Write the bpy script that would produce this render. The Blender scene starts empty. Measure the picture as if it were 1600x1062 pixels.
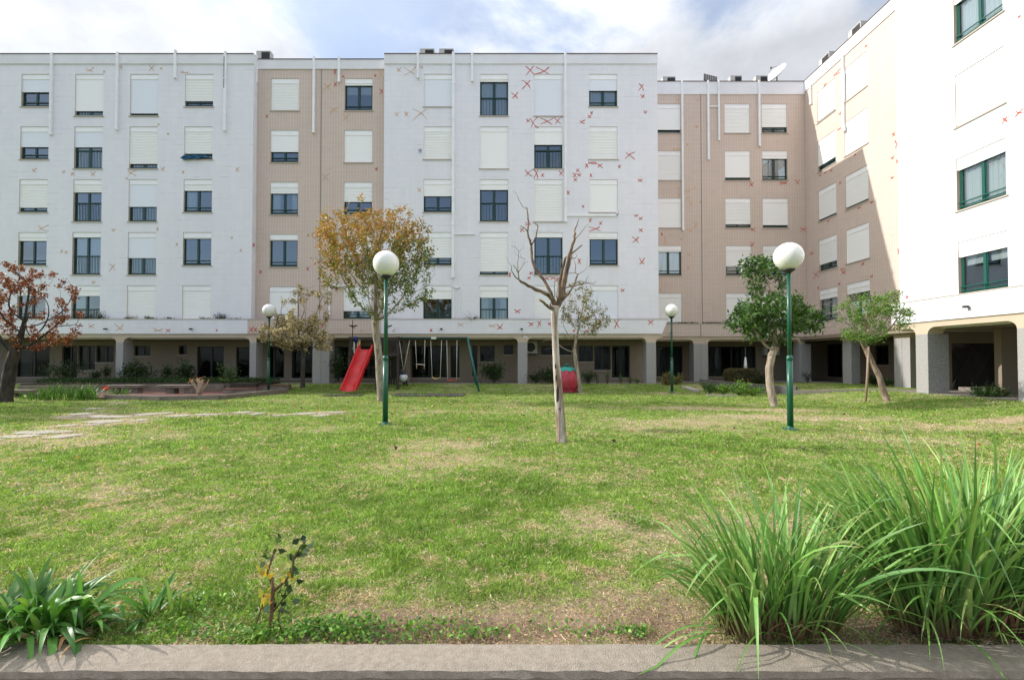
import bpy, math, random
import numpy as np
from mathutils import Vector, Matrix
R = math.radians
random.seed(7); rng = np.random.default_rng(7)
scene = bpy.context.scene
C = scene.collection
# ------------------------------------------------------------------ camera, sky, sun, exposure
PITCH = R(1.13); FPX = 750.0; CX = 795.0; CY = 547.2; CAMZ = 1.5
cd = bpy.data.cameras.new('camera'); cam = bpy.data.objects.new('camera', cd); C.objects.link(cam)
cam.location = (0, 0, CAMZ); cam.rotation_euler = (R(90) + PITCH, 0, 0)
cd.sensor_width = 36; cd.lens = FPX / 1600 * 36
cd.shift_x = (800 - CX) / 1600; cd.shift_y = (CY - 531) / 1600
cd.clip_start = 0.05; cd.clip_end = 3000
scene.camera = cam
SUN_EL = R(30.5); SUN_AZ = R(9.0)
sdir = Vector((-math.cos(SUN_EL) * math.cos(SUN_AZ), math.cos(SUN_EL) * math.sin(SUN_AZ), math.sin(SUN_EL)))
ld = bpy.data.lights.new('sun', 'SUN'); ld.energy = 2.4; ld.angle = R(0.5); ld.color = (1.0, 0.96, 0.90)
lo = bpy.data.objects.new('sun', ld); C.objects.link(lo)
lo.rotation_euler = sdir.to_track_quat('Z', 'Y').to_euler(); lo.location = (-30, 5, 30)
world = bpy.data.worlds.new('World'); scene.world = world; world.use_nodes = True
nt = world.node_tree; nt.nodes.clear()
def N(t, tree=None, **kw):
    n = (tree or nt).nodes.new(t)
    for k, v in kw.items(): setattr(n, k, v)
    return n
def L(a, b, tree=None): (tree or nt).links.new(a, b)
out = N('ShaderNodeOutputWorld'); bg = N('ShaderNodeBackground'); bg.inputs[1].default_value = 0.12
sky = N('ShaderNodeTexSky', sky_type='NISHITA', sun_disc=False, sun_elevation=SUN_EL, sun_rotation=math.atan2(sdir.x, sdir.y) % (2 * math.pi))
sky.air_density = 1.0; sky.dust_density = 1.5; sky.ozone_density = 2.0
tc = N('ShaderNodeTexCoord'); sep = N('ShaderNodeSeparateXYZ'); L(tc.outputs['Generated'], sep.inputs[0])
def M(op, a, b=None, c=None, tree=None, clamp=False):
    n = N('ShaderNodeMath', tree, operation=op); n.use_clamp = clamp
    for i, v in enumerate((a, b, c)):
        if v is None: continue
        if isinstance(v, (int, float)): n.inputs[i].default_value = v
        else: L(v, n.inputs[i], tree)
    return n.outputs[0]
zc = M('ADD', M('MAXIMUM', sep.outputs[2], 0.02), 0.28)
comb = N('ShaderNodeCombineXYZ')
L(M('DIVIDE', sep.outputs[0], zc), comb.inputs[0]); L(M('DIVIDE', sep.outputs[1], zc), comb.inputs[1]); comb.inputs[2].default_value = 3.7
n1 = N('ShaderNodeTexNoise'); n1.inputs['Scale'].default_value = 1.7; n1.inputs['Detail'].default_value = 9; n1.inputs['Roughness'].default_value = 0.58; n1.inputs['Distortion'].default_value = 0.35
L(comb.outputs[0], n1.inputs['Vector'])
n2 = N('ShaderNodeTexNoise'); n2.inputs['Scale'].default_value = 4.3; n2.inputs['Detail'].default_value = 6; n2.inputs['Roughness'].default_value = 0.6
L(comb.outputs[0], n2.inputs['Vector'])
# thinner cloud towards the right of the view (away from the sun)
side = M('ADD', M('MULTIPLY', sep.outputs[0], -0.03), M('MULTIPLY', sep.outputs[1], 0.10))
dens = M('ADD', n1.outputs[0], side)
mr = N('ShaderNodeMapRange'); mr.interpolation_type = 'SMOOTHSTEP'
mr.inputs[1].default_value = 0.42; mr.inputs[2].default_value = 0.58
L(dens, mr.inputs[0])
# cloud radiance: brighter towards the sun, mottled by its own thickness
dot = N('ShaderNodeVectorMath', operation='DOT_PRODUCT'); L(tc.outputs['Generated'], dot.inputs[0]); dot.inputs[1].default_value = sdir
ph = M('MAXIMUM', M('ADD', M('MULTIPLY', dot.outputs['Value'], 0.22), 0.78), 0.3)
mot = N('ShaderNodeMapRange'); mot.inputs[1].default_value = 0.35; mot.inputs[2].default_value = 0.65; mot.inputs[3].default_value = 0.88; mot.inputs[4].default_value = 1.14
L(n2.outputs[0], mot.inputs[0])
el = N('ShaderNodeMapRange'); el.inputs[1].default_value = 0.50; el.inputs[2].default_value = 0.90; el.inputs[3].default_value = 0.61; el.inputs[4].default_value = 2.1; L(sep.outputs[2], el.inputs[0])   # cloud mostly above the view, brightened to add fill light
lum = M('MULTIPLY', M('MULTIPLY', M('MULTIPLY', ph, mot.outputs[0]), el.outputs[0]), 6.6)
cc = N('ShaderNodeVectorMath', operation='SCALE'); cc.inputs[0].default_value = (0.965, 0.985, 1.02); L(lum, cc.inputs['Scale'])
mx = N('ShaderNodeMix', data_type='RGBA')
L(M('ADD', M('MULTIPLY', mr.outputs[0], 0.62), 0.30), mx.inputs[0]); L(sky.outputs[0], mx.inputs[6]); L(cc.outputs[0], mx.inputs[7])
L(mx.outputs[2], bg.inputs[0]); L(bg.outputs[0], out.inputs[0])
scene.view_settings.view_transform = 'Standard'; scene.view_settings.look = 'None'
scene.view_settings.exposure = 1.08; scene.view_settings.gamma = 1.0
scene.cycles.max_bounces = 7; scene.cycles.transparent_max_bounces = 12

# ------------------------------------------------------------------ picking points of the place
_f = Vector((0, math.cos(PITCH), math.sin(PITCH))); _u = Vector((0, -math.sin(PITCH), math.cos(PITCH)))
def ray(px, py): return _f + Vector(((px - CX) / FPX, 0, 0)) + _u * ((CY - py) / FPX)
O = Vector((0, 0, CAMZ))
def onY(px, py, Y): d = ray(px, py); return O + d * (Y / d.y)
def onX(px, py, X): d = ray(px, py); return O + d * (X / d.x)
def sstep(t): t = np.clip(t, 0, 1); return t * t * (3 - 2 * t)
def gz(x, y):
    a = 0.27 * sstep((y - 21.6) / 3.0)
    b = 0.29 * sstep((x - 11.2) / 3.6) * sstep((y - 6) / 5)
    return np.maximum(a, b) * 1.0
def onG(px, py):
    d = ray(px, py); z = 0.0
    for _ in range(12):
        t = (z - CAMZ) / d.z; p = O + d * t; z = float(gz(p.x, p.y))
    return Vector((p.x, p.y, z))

# ------------------------------------------------------------------ materials
MATS = {}
def mat(name, color, rough=0.7, metal=0.0, spec=0.4, noise=None, bump=None, trans=None, emit=None):
    """noise=(scale, amount, second colour); bump=(scale, strength)"""
    m = bpy.data.materials.new(name); m.use_nodes = True; t = m.node_tree
    b = t.nodes['Principled BSDF']
    b.inputs['Base Color'].default_value = (*color, 1); b.inputs['Roughness'].default_value = rough
    b.inputs['Metallic'].default_value = metal; b.inputs['Specular IOR Level'].default_value = spec
    g = N('ShaderNodeNewGeometry', t)
    if noise:
        nn = N('ShaderNodeTexNoise', t); nn.inputs['Scale'].default_value = noise[0]; nn.inputs['Detail'].default_value = 8; nn.inputs['Roughness'].default_value = 0.65
        L(g.outputs['Position'], nn.inputs['Vector'], t)
        r = N('ShaderNodeMapRange', t); r.inputs[1].default_value = 0.35; r.inputs[2].default_value = 0.68; r.inputs[4].default_value = noise[1]
        L(nn.outputs[0], r.inputs[0], t)
        x = N('ShaderNodeMix', t, data_type='RGBA'); x.inputs[6].default_value = (*color, 1); x.inputs[7].default_value = (*noise[2], 1)
        L(r.outputs[0], x.inputs[0], t); L(x.outputs[2], b.inputs['Base Color'], t)
    if bump:
        nb = N('ShaderNodeTexNoise', t); nb.inputs['Scale'].default_value = bump[0]; nb.inputs['Detail'].default_value = 6
        L(g.outputs['Position'], nb.inputs['Vector'], t)
        bp = N('ShaderNodeBump', t); bp.inputs['Strength'].default_value = bump[1]; bp.inputs['Distance'].default_value = 0.02
        L(nb.outputs[0], bp.inputs['Height'], t); L(bp.outputs[0], b.inputs['Normal'], t)
    MATS[name] = m; return m

def clad_mat(name, color, joint, wu, wz, jamt, dirt, dcol, bumpk):
    """ribbed ceramic cladding: narrow upright tiles with pale joints and rain dirt"""
    m = bpy.data.materials.new(name); m.use_nodes = True; t = m.node_tree; b = t.nodes['Principled BSDF']
    g = N('ShaderNodeNewGeometry', t); s = N('ShaderNodeSeparateXYZ', t); L(g.outputs['Position'], s.inputs[0], t)
    u = M('ADD', s.outputs[0], s.outputs[1], tree=t)
    fu = M('FRACT', M('DIVIDE', M('ADD', u, 100.0, tree=t), wu, tree=t), tree=t)
    fz = M('FRACT', M('DIVIDE', M('ADD', s.outputs[2], 0.05, tree=t), wz, tree=t), tree=t)
    ju = M('LESS_THAN', fu, 0.16, tree=t); jz = M('LESS_THAN', fz, 0.05, tree=t)
    j = M('MAXIMUM', ju, jz, tree=t)
    # tile to tile tone
    cb = N('ShaderNodeCombineXYZ', t)
    L(M('FLOOR', M('DIVIDE', M('ADD', u, 100.0, tree=t), wu * 3, tree=t), tree=t), cb.inputs[0], t)
    L(M('FLOOR', M('DIVIDE', M('ADD', s.outputs[2], 0.05, tree=t), wz, tree=t), tree=t), cb.inputs[1], t)
    wn = N('ShaderNodeTexWhiteNoise', t, noise_dimensions='2D'); L(cb.outputs[0], wn.inputs['Vector'], t)
    tone = M('ADD', M('MULTIPLY', wn.outputs['Value'], 0.03, tree=t), 0.97, tree=t)
    x = N('ShaderNodeMix', t, data_type='RGBA'); x.inputs[6].default_value = (*color, 1); x.inputs[7].default_value = (*joint, 1)
    L(M('MULTIPLY', j, jamt, tree=t), x.inputs[0], t)
    v = N('ShaderNodeVectorMath', t, operation='SCALE'); L(x.outputs[2], v.inputs[0], t); L(tone, v.inputs['Scale'], t)
    # rain streaks, stretched upright, and broad grime
    mp = N('ShaderNodeMapping', t); mp.inputs['Scale'].default_value = (1.6, 1.6, 0.10); L(g.outputs['Position'], mp.inputs['Vector'], t)
    n = N('ShaderNodeTexNoise', t); n.inputs['Scale'].default_value = 1.5; n.inputs['Detail'].default_value = 8; n.inputs['Roughness'].default_value = 0.7
    L(mp.outputs[0], n.inputs['Vector'], t)
    nb = N('ShaderNodeTexNoise', t); nb.inputs['Scale'].default_value = 0.5; nb.inputs['Detail'].default_value = 10; nb.inputs['Roughness'].default_value = 0.7
    L(g.outputs['Position'], nb.inputs['Vector'], t)
    r = N('ShaderNodeMapRange', t); r.inputs[1].default_value = 0.42; r.inputs[2].default_value = 0.78; r.inputs[4].default_value = dirt
    L(M('ADD', M('MULTIPLY', n.outputs[0], 0.6, tree=t), M('MULTIPLY', nb.outputs[0], 0.45, tree=t), tree=t), r.inputs[0], t)
    x2 = N('ShaderNodeMix', t, data_type='RGBA'); L(r.outputs[0], x2.inputs[0], t); L(v.outputs[0], x2.inputs[6], t); x2.inputs[7].default_value = (*dcol, 1)
    # broken hairline cracks along the horizontal joints, and small stained patches
    hl = M('LESS_THAN', fz, 0.085, tree=t); nh = N('ShaderNodeTexNoise', t); nh.inputs['Scale'].default_value = 0.55; nh.inputs['Detail'].default_value = 5; nh.inputs['Roughness'].default_value = 0.8
    mh = N('ShaderNodeMapping', t); mh.inputs['Scale'].default_value = (1, 1, 3.1); L(g.outputs['Position'], mh.inputs['Vector'], t); L(mh.outputs[0], nh.inputs['Vector'], t)
    hr = N('ShaderNodeMapRange', t); hr.inputs[1].default_value = 0.54; hr.inputs[2].default_value = 0.62; hr.inputs[4].default_value = 0.42; L(nh.outputs[0], hr.inputs[0], t)
    x3 = N('ShaderNodeMix', t, data_type='RGBA'); L(M('MULTIPLY', hl, hr.outputs[0], tree=t), x3.inputs[0], t); L(x2.outputs[2], x3.inputs[6], t); x3.inputs[7].default_value = (dcol[0]*.55, dcol[1]*.52, dcol[2]*.5, 1)
    L(x3.outputs[2], b.inputs['Base Color'], t)
    b.inputs['Roughness'].default_value = 0.55; b.inputs['Specular IOR Level'].default_value = 0.3
    bp = N('ShaderNodeBump', t); bp.inputs['Strength'].default_value = bumpk; bp.inputs['Distance'].default_value = 0.006
    L(M('SUBTRACT', 1.0, j, tree=t), bp.inputs['Height'], t); L(bp.outputs[0], b.inputs['Normal'], t)
    MATS[name] = m; return m

WHITE = clad_mat('white_cladding', (0.82, 0.805, 0.84), (0.72, 0.71, 0.74), 0.10, 0.29, 0.5, 0.35, (0.60, 0.60, 0.64), 0.12)
BEIGE = clad_mat('beige_cladding', (0.62, 0.495, 0.42), (0.76, 0.68, 0.62), 0.15, 0.27, 0.6, 0.40, (0.48, 0.38, 0.33), 0.3)
BAND = mat('white_render', (0.80, 0.79, 0.82), 0.7, noise=(0.8, 0.5, (0.64, 0.63, 0.64)))
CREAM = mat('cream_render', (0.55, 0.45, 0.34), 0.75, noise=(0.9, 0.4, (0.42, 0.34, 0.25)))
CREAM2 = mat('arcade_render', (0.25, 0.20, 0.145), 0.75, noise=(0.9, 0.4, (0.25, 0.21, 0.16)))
COPING = mat('dark_coping', (0.10, 0.06, 0.05), 0.6)
SHUT = mat('shutter_white', (0.89, 0.88, 0.86), 0.45)
SHUTG = mat('shutter_grey', (0.78, 0.80, 0.86), 0.45)
SBOX = mat('shutter_box_white', (0.92, 0.91, 0.92), 0.5, noise=(1.5, 0.3, (0.75, 0.74, 0.73)))
SILL = mat('sill_stone', (0.50, 0.44, 0.38), 0.6, noise=(6, 0.4, (0.36, 0.31, 0.27)))
FRAME = mat('frame_dark_green', (0.010, 0.045, 0.042), 0.35, spec=0.5)
FRAMEG = mat('frame_green', (0.010, 0.085, 0.065), 0.35, spec=0.5)
RAIL = mat('rail_dark_green', (0.015, 0.055, 0.045), 0.4)
PIPE = mat('pipe_white', (0.88, 0.87, 0.88), 0.5, noise=(2, 0.3, (0.6, 0.6, 0.58)))
JOINT = mat('joint_grey', (0.22, 0.20, 0.19), 0.8)
MARKR = mat('mark_red', (0.50, 0.04, 0.03), 0.8, noise=(9, 0.6, (0.62, 0.22, 0.15)))
MARKO = mat('mark_orange', (0.58, 0.27, 0.09), 0.8, noise=(9, 0.8, (0.66, 0.52, 0.38)))
CURT = mat('curtain_white', (0.75, 0.76, 0.76), 0.9)
CURTD = mat('curtain_grey', (0.10, 0.10, 0.095), 0.9)
INSIDE = mat('room_dark', (0.025, 0.022, 0.02), 0.9)
FRAMEK = mat('frame_arcade_shade', (0.010, 0.012, 0.012), 0.4)  # ground-floor copy of the green frame, arcade shade put into its colour
SLAB = mat('paving_stone', (0.24, 0.21, 0.175), 0.8, noise=(3, 0.6, (0.14, 0.12, 0.10)), bump=(30, 0.3))
FLAG = mat('flagstone', (0.40, 0.365, 0.32), 0.85, noise=(5, 0.8, (0.30, 0.26, 0.20)), bump=(18, 0.5))
CONC = mat('old_concrete', (0.23, 0.19, 0.15), 0.9, noise=(2.5, 0.8, (0.10, 0.085, 0.065)), bump=(25, 0.5))
BRICKR = mat('red_paving', (0.13, 0.045, 0.032), 0.85, noise=(6, 0.6, (0.08, 0.04, 0.03)))
ROOFM = mat('roof_felt', (0.16, 0.13, 0.12), 0.9)
LGREEN = mat('lamp_green', (0.006, 0.085, 0.045), 0.32, spec=0.5, noise=(5, 0.5, (0.004, 0.06, 0.035)))
GLOBE = mat('opal_globe', (0.80, 0.79, 0.75), 0.25, spec=0.4, noise=(6, 0.25, (0.68, 0.66, 0.60)))
GLOBE.node_tree.nodes['Principled BSDF'].inputs['Subsurface Weight'].default_value = 0.35
GLOBE.node_tree.nodes['Principled BSDF'].inputs['Subsurface Radius'].default_value = (0.15, 0.15, 0.14)
RED = mat('slide_red', (0.55, 0.006, 0.008), 0.42, spec=0.35, noise=(5, 0.8, (0.38, 0.015, 0.015)))
TEAL = mat('steel_teal', (0.012, 0.12, 0.105), 0.35, noise=(6, 0.4, (0.01, 0.08, 0.07)))
DWOOD = mat('dark_wood', (0.035, 0.030, 0.026), 0.8, noise=(8, 0.5, (0.06, 0.045, 0.03)))
LWOOD = mat('pale_wood', (0.48, 0.30, 0.13), 0.7, noise=(8, 0.6, (0.36, 0.22, 0.10)))
ROPE = mat('rope_pale', (0.62, 0.60, 0.54), 0.85)
YEL = mat('seat_yellow', (0.72, 0.52, 0.16), 0.45)
ORED = mat('seat_red', (0.72, 0.06, 0.03), 0.4)
BALLG = mat('ball_grey', (0.52, 0.54, 0.56), 0.4)
BLUE = mat('blue_plastic', (0.01, 0.05, 0.45), 0.35)
NAVY = mat('navy_plastic', (0.01, 0.012, 0.05), 0.4)
BERRY = mat('berry_plastic', (0.36, 0.015, 0.035), 0.5, noise=(2.5, 0.7, (0.48, 0.10, 0.13)), bump=(14, 0.4))
BTEAL = mat('leaf_plastic', (0.02, 0.30, 0.25), 0.45, noise=(4, 0.5, (0.015, 0.2, 0.17)))
RUBBER = mat('rubber_mat', (0.035, 0.034, 0.036), 0.95, noise=(20, 0.6, (0.06, 0.055, 0.05)))
ACW = mat('ac_casing', (0.55, 0.54, 0.50), 0.5, noise=(6, 0.4, (0.42, 0.40, 0.36)))
ACD = mat('ac_grille', (0.05, 0.05, 0.05), 0.6)
DISH = mat('dish_white', (0.76, 0.76, 0.74), 0.45)
CLOTH = mat('cloth_blue', (0.012, 0.07, 0.15), 0.9, noise=(8, 0.5, (0.02, 0.11, 0.22)))
PAPER = mat('paper_pale', (0.55, 0.60, 0.68), 0.8)
DARKM = mat('dark_metal', (0.03, 0.03, 0.03), 0.5)
PARAS = mat('canvas_white', (0.72, 0.70, 0.66), 0.85)
SOILM = mat('soil', (0.07, 0.05, 0.035), 0.95, noise=(8, 0.7, (0.03, 0.025, 0.02)), bump=(30, 0.6))
STAKEM = mat('stake_wood', (0.42, 0.31, 0.23), 0.85, noise=(10, 0.7, (0.26, 0.18, 0.13)))

# granite columns: fine speckle
def granite(name, c1, c2):
    m = bpy.data.materials.new(name); m.use_nodes = True; t = m.node_tree; b = t.nodes['Principled BSDF']
    g = N('ShaderNodeNewGeometry', t)
    n = N('ShaderNodeTexNoise', t); n.inputs['Scale'].default_value = 38; n.inputs['Detail'].default_value = 5; L(g.outputs['Position'], n.inputs['Vector'], t)
    v = N('ShaderNodeTexVoronoi', t); v.inputs['Scale'].default_value = 30; L(g.outputs['Position'], v.inputs['Vector'], t)
    r = N('ShaderNodeMapRange', t); r.inputs[1].default_value = 0.38; r.inputs[2].default_value = 0.62; L(n.outputs[0], r.inputs[0], t)
    x = N('ShaderNodeMix', t, data_type='RGBA'); x.inputs[6].default_value = (*c1, 1); x.inputs[7].default_value = (*c2, 1); L(r.outputs[0], x.inputs[0], t)
    k = M('LESS_THAN', v.outputs['Distance'], 0.18, tree=t)
    x2 = N('ShaderNodeMix', t, data_type='RGBA'); L(M('MULTIPLY', k, 0.55, tree=t), x2.inputs[0], t); L(x.outputs[2], x2.inputs[6], t); x2.inputs[7].default_value = (0.07, 0.06, 0.06, 1)
    L(x2.outputs[2], b.inputs['Base Color'], t); b.inputs['Roughness'].default_value = 0.75
    bp = N('ShaderNodeBump', t); bp.inputs['Strength'].default_value = 0.35; bp.inputs['Distance'].default_value = 0.01; L(n.outputs[0], bp.inputs['Height'], t); L(bp.outputs[0], b.inputs['Normal'], t)
    return m
GRAN = granite('speckled_granite', (0.235, 0.225, 0.215), (0.42, 0.405, 0.39))

def glass_mat(name, refl, k=1.2):
    m = bpy.data.materials.new(name); m.use_nodes = True; t = m.node_tree; t.nodes.clear()
    o = N('ShaderNodeOutputMaterial', t); mixs = N('ShaderNodeMixShader', t); tr = N('ShaderNodeBsdfTransparent', t); gl = N('ShaderNodeBsdfGlossy', t)
    tr.inputs[0].default_value = (0.62, 0.68, 0.68, 1); gl.inputs['Roughness'].default_value = 0.01; gl.inputs[0].default_value = (0.75, 0.88, 1.0, 1)
    fr = N('ShaderNodeFresnel', t); fr.inputs[0].default_value = 1.5
    L(M('ADD', M('MULTIPLY', fr.outputs[0], k, tree=t), refl, tree=t, clamp=True), mixs.inputs[0], t)
    g = N('ShaderNodeNewGeometry', t); nn = N('ShaderNodeTexNoise', t); nn.inputs['Scale'].default_value = 0.9; L(g.outputs['Position'], nn.inputs['Vector'], t)
    bp = N('ShaderNodeBump', t); bp.inputs['Strength'].default_value = 0.25; bp.inputs['Distance'].default_value = 0.02; L(nn.outputs[0], bp.inputs['Height'], t); L(bp.outputs[0], gl.inputs['Normal'], t)
    L(tr.outputs[0], mixs.inputs[1], t); L(gl.outputs[0], mixs.inputs[2], t); L(mixs.outputs[0], o.inputs[0], t)
    return m
GLASS = glass_mat('window_glass', 0.17)
GLASSD = glass_mat('shaded_glass', 0.0, 0.55)

def leaf_mat(name, rough=0.45, trans=0.35, spec=0.4, bright=1.0):
    """colour comes from each leaf's own colour attribute"""
    m = bpy.data.materials.new(name); m.use_nodes = True; t = m.node_tree; b = t.nodes['Principled BSDF']
    a = N('ShaderNodeVertexColor', t); a.layer_name = 'Col'
    g = N('ShaderNodeNewGeometry', t); n = N('ShaderNodeTexNoise', t); n.inputs['Scale'].default_value = 9; n.inputs['Detail'].default_value = 4; L(g.outputs['Position'], n.inputs['Vector'], t)
    s = M('MULTIPLY', M('ADD', M('MULTIPLY', n.outputs[0], 0.6, tree=t), 0.7, tree=t), bright, tree=t)
    v = N('ShaderNodeVectorMath', t, operation='SCALE'); L(a.outputs[0], v.inputs[0], t); L(s, v.inputs['Scale'], t)
    L(v.outputs[0], b.inputs['Base Color'], t); b.inputs['Roughness'].default_value = rough; b.inputs['Specular IOR Level'].default_value = spec
    tl = N('ShaderNodeBsdfTranslucent', t); v2 = N('ShaderNodeVectorMath', t, operation='MULTIPLY'); L(v.outputs[0], v2.inputs[0], t); v2.inputs[1].default_value = (1.25, 1.35, 0.7)
    L(v2.outputs[0], tl.inputs[0], t)
    ms = N('ShaderNodeMixShader', t); ms.inputs[0].default_value = trans
    L(b.outputs[0], ms.inputs[1], t); L(tl.outputs[0], ms.inputs[2], t); L(ms.outputs[0], t.nodes['Material Output'].inputs[0], t)
    return m
LEAF = leaf_mat('foliage', 0.5, 0.26)
LEAFG = leaf_mat('glossy_foliage', 0.38, 0.25, 0.45)
GRASSM = leaf_mat('grass_blade', 0.5, 0.35, 0.3)
STRAP = leaf_mat('strap_leaf', 0.42, 0.24, 0.4)

def bark(name, c1, c2, sc=9, stretch=0.25, spots=None):
    m = bpy.data.materials.new(name); m.use_nodes = True; t = m.node_tree; b = t.nodes['Principled BSDF']
    g = N('ShaderNodeNewGeometry', t); mp = N('ShaderNodeMapping', t); mp.inputs['Scale'].default_value = (1, 1, stretch); L(g.outputs['Position'], mp.inputs['Vector'], t)
    n = N('ShaderNodeTexNoise', t); n.inputs['Scale'].default_value = sc; n.inputs['Detail'].default_value = 10; n.inputs['Roughness'].default_value = 0.7; n.inputs['Distortion'].default_value = 0.4
    L(mp.outputs[0], n.inputs['Vector'], t)
    r = N('ShaderNodeMapRange', t); r.inputs[1].default_value = 0.42; r.inputs[2].default_value = 0.60; L(n.outputs[0], r.inputs[0], t)
    x = N('ShaderNodeMix', t, data_type='RGBA'); x.inputs[6].default_value = (*c1, 1); x.inputs[7].default_value = (*c2, 1); L(r.outputs[0], x.inputs[0], t)
    L(x.outputs[2], b.inputs['Base Color'], t); b.inputs['Roughness'].default_value = 0.9
    bp = N('ShaderNodeBump', t); bp.inputs['Strength'].default_value = 0.6; bp.inputs['Distance'].default_value = 0.02; L(n.outputs[0], bp.inputs['Height'], t); L(bp.outputs[0], b.inputs['Normal'], t)
    return m
BARK = bark('bark_grey', (0.26, 0.21, 0.16), (0.11, 0.085, 0.06))
BARKD = bark('bark_dark', (0.065, 0.05, 0.04), (0.02, 0.016, 0.013))
BARKP = bark('bark_pale', (0.42, 0.35, 0.27), (0.20, 0.15, 0.11))
DEADB = bark('dead_wood', (0.54, 0.49, 0.43), (0.20, 0.125, 0.085), 7, 0.16)
DEADT = bark('dead_branch', (0.25, 0.17, 0.11), (0.065, 0.045, 0.032), 10, 0.3)

# ------------------------------------------------------------------ mesh helpers
WORLDPOS = {}
def wpos(o): return WORLDPOS.get(o.name, Vector((0, 0, 0)))
def tag(o, label=None, cat=None, group=None, kind=None):
    if label: o['label'] = label
    if cat: o['category'] = cat
    if group: o['group'] = group
    if kind: o['kind'] = kind
    return o
def thing(name, loc, label, cat, group=None, rz=0):
    o = bpy.data.objects.new(name, None); o.empty_display_size = 0.2; C.objects.link(o); o.location = loc; o.rotation_euler = (0, 0, rz)
    WORLDPOS[o.name] = Vector(loc) if rz == 0 else Vector((0, 0, 0))
    return tag(o, label, cat, group)
class MB:
    def __init__(s): s.v = []; s.f = []; s.m = []; s.sm = []
    def add(s, vs, fs, m=0, smooth=False):
        o = len(s.v); s.v.extend([tuple(p) for p in vs])
        for f in fs: s.f.append(tuple(i + o for i in f)); s.m.append(m); s.sm.append(smooth)
        return s
    def box(s, x0, x1, y0, y1, z0, z1, m=0, mx=None):
        x0, x1 = min(x0, x1), max(x0, x1); y0, y1 = min(y0, y1), max(y0, y1); z0, z1 = min(z0, z1), max(z0, z1)
        vs = [Vector(p) for p in ((x0,y0,z0),(x1,y0,z0),(x1,y1,z0),(x0,y1,z0),(x0,y0,z1),(x1,y0,z1),(x1,y1,z1),(x0,y1,z1))]
        if mx: vs = [mx @ p for p in vs]
        return s.add(vs, [(0,3,2,1),(4,5,6,7),(0,1,5,4),(1,2,6,5),(2,3,7,6),(3,0,4,7)], m)
    def bar(s, a, b, w, h=None, m=0):
        a = Vector(a); b = Vector(b); d = b - a; l = d.length; h = h or w
        q = d.to_track_quat('Y', 'Z').to_matrix().to_4x4(); mx = Matrix.Translation(a) @ q
        return s.box(-w/2, w/2, 0, l, -h/2, h/2, m, mx)
    def quad(s, a, b, c, d, m=0): return s.add([a, b, c, d], [(0, 1, 2, 3)], m)
    def tube(s, pts, rad, n=8, m=0, cap=True, wob=0.0, seed=0):
        pts = [Vector(p) for p in pts]
        if isinstance(rad, (int, float)): rad = [rad] * len(pts)
        rr = random.Random(seed)
        t0 = (pts[1] - pts[0]).normalized(); ref = Vector((1, 0, 0)) if abs(t0.x) < 0.9 else Vector((0, 1, 0))
        nrm = (ref - t0 * ref.dot(t0)).normalized(); o = len(s.v)
        for i, p in enumerate(pts):
            t = ((pts[min(i+1, len(pts)-1)] - pts[max(i-1, 0)])).normalized()
            nrm = (nrm - t * nrm.dot(t)).normalized(); b = t.cross(nrm)
            for k in range(n):
                a = 2 * math.pi * k / n; r = rad[i] * (1 + (rr.uniform(-wob, wob) if wob else 0))
                s.v.append(tuple(p + (nrm * math.cos(a) + b * math.sin(a)) * r))
        for i in range(len(pts) - 1):
            for k in range(n):
                a = o + i*n + k; b_ = o + i*n + (k+1) % n
                s.f.append((a, b_, b_ + n, a + n)); s.m.append(m); s.sm.append(True)
        if cap:
            s.f.append(tuple(o + k for k in range(n))[::-1]); s.m.append(m); s.sm.append(False)
            e = o + (len(pts)-1)*n; s.f.append(tuple(e + k for k in range(n))); s.m.append(m); s.sm.append(False)
        return s
    def lathe(s, prof, cen=(0, 0, 0), n=16, m=0, smooth=True, mx=None):
        o = len(s.v); c = Vector(cen)
        for r, z in prof:
            for k in range(n):
                a = 2*math.pi*k/n; p = Vector((r*math.cos(a), r*math.sin(a), z))
                if mx: p = mx @ p
                s.v.append(tuple(c + p))
        for i in range(len(prof)-1):
            for k in range(n):
                a = o+i*n+k; b = o+i*n+(k+1) % n
                s.f.append((a, b, b+n, a+n)); s.m.append(m); s.sm.append(smooth)
        s.f.append(tuple(o+k for k in range(n))[::-1]); s.m.append(m); s.sm.append(False)
        e = o+(len(prof)-1)*n; s.f.append(tuple(e+k for k in range(n))); s.m.append(m); s.sm.append(False)
        return s
    def sphere(s, c, r, nu=24, nv=16, m=0, sc=(1, 1, 1)):
        pr = [(r*math.sin(math.pi*i/nv)*1.0 + 1e-5, -r*math.cos(math.pi*i/nv)*sc[2]) for i in range(nv+1)]
        return s.lathe(pr, c, nu, m)
    def build(s, name, mats, parent=None, origin=None, bevel=0):
        org = Vector(origin) if origin is not None else (wpos(parent) if parent else Vector((0, 0, 0)))
        me = bpy.data.meshes.new(name)
        me.from_pydata([(p[0]-org[0], p[1]-org[1], p[2]-org[2]) for p in s.v], [], s.f)
        mats = mats if isinstance(mats, (list, tuple)) else [mats]
        for m in mats: me.materials.append(m)
        me.polygons.foreach_set('material_index', s.m); me.polygons.foreach_set('use_smooth', s.sm); me.update()
        o = bpy.data.objects.new(name, me); C.objects.link(o)
        if parent:
            o.parent = parent; o.location = org - wpos(parent)
        else: o.location = org
        WORLDPOS[o.name] = org
        if bevel:
            b = o.modifiers.new('bevel', 'BEVEL'); b.width = bevel; b.segments = 2; b.limit_method = 'ANGLE'
        return o
def child(o, parent):
    o.parent = parent; o.location = (0, 0, 0); return o
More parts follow.
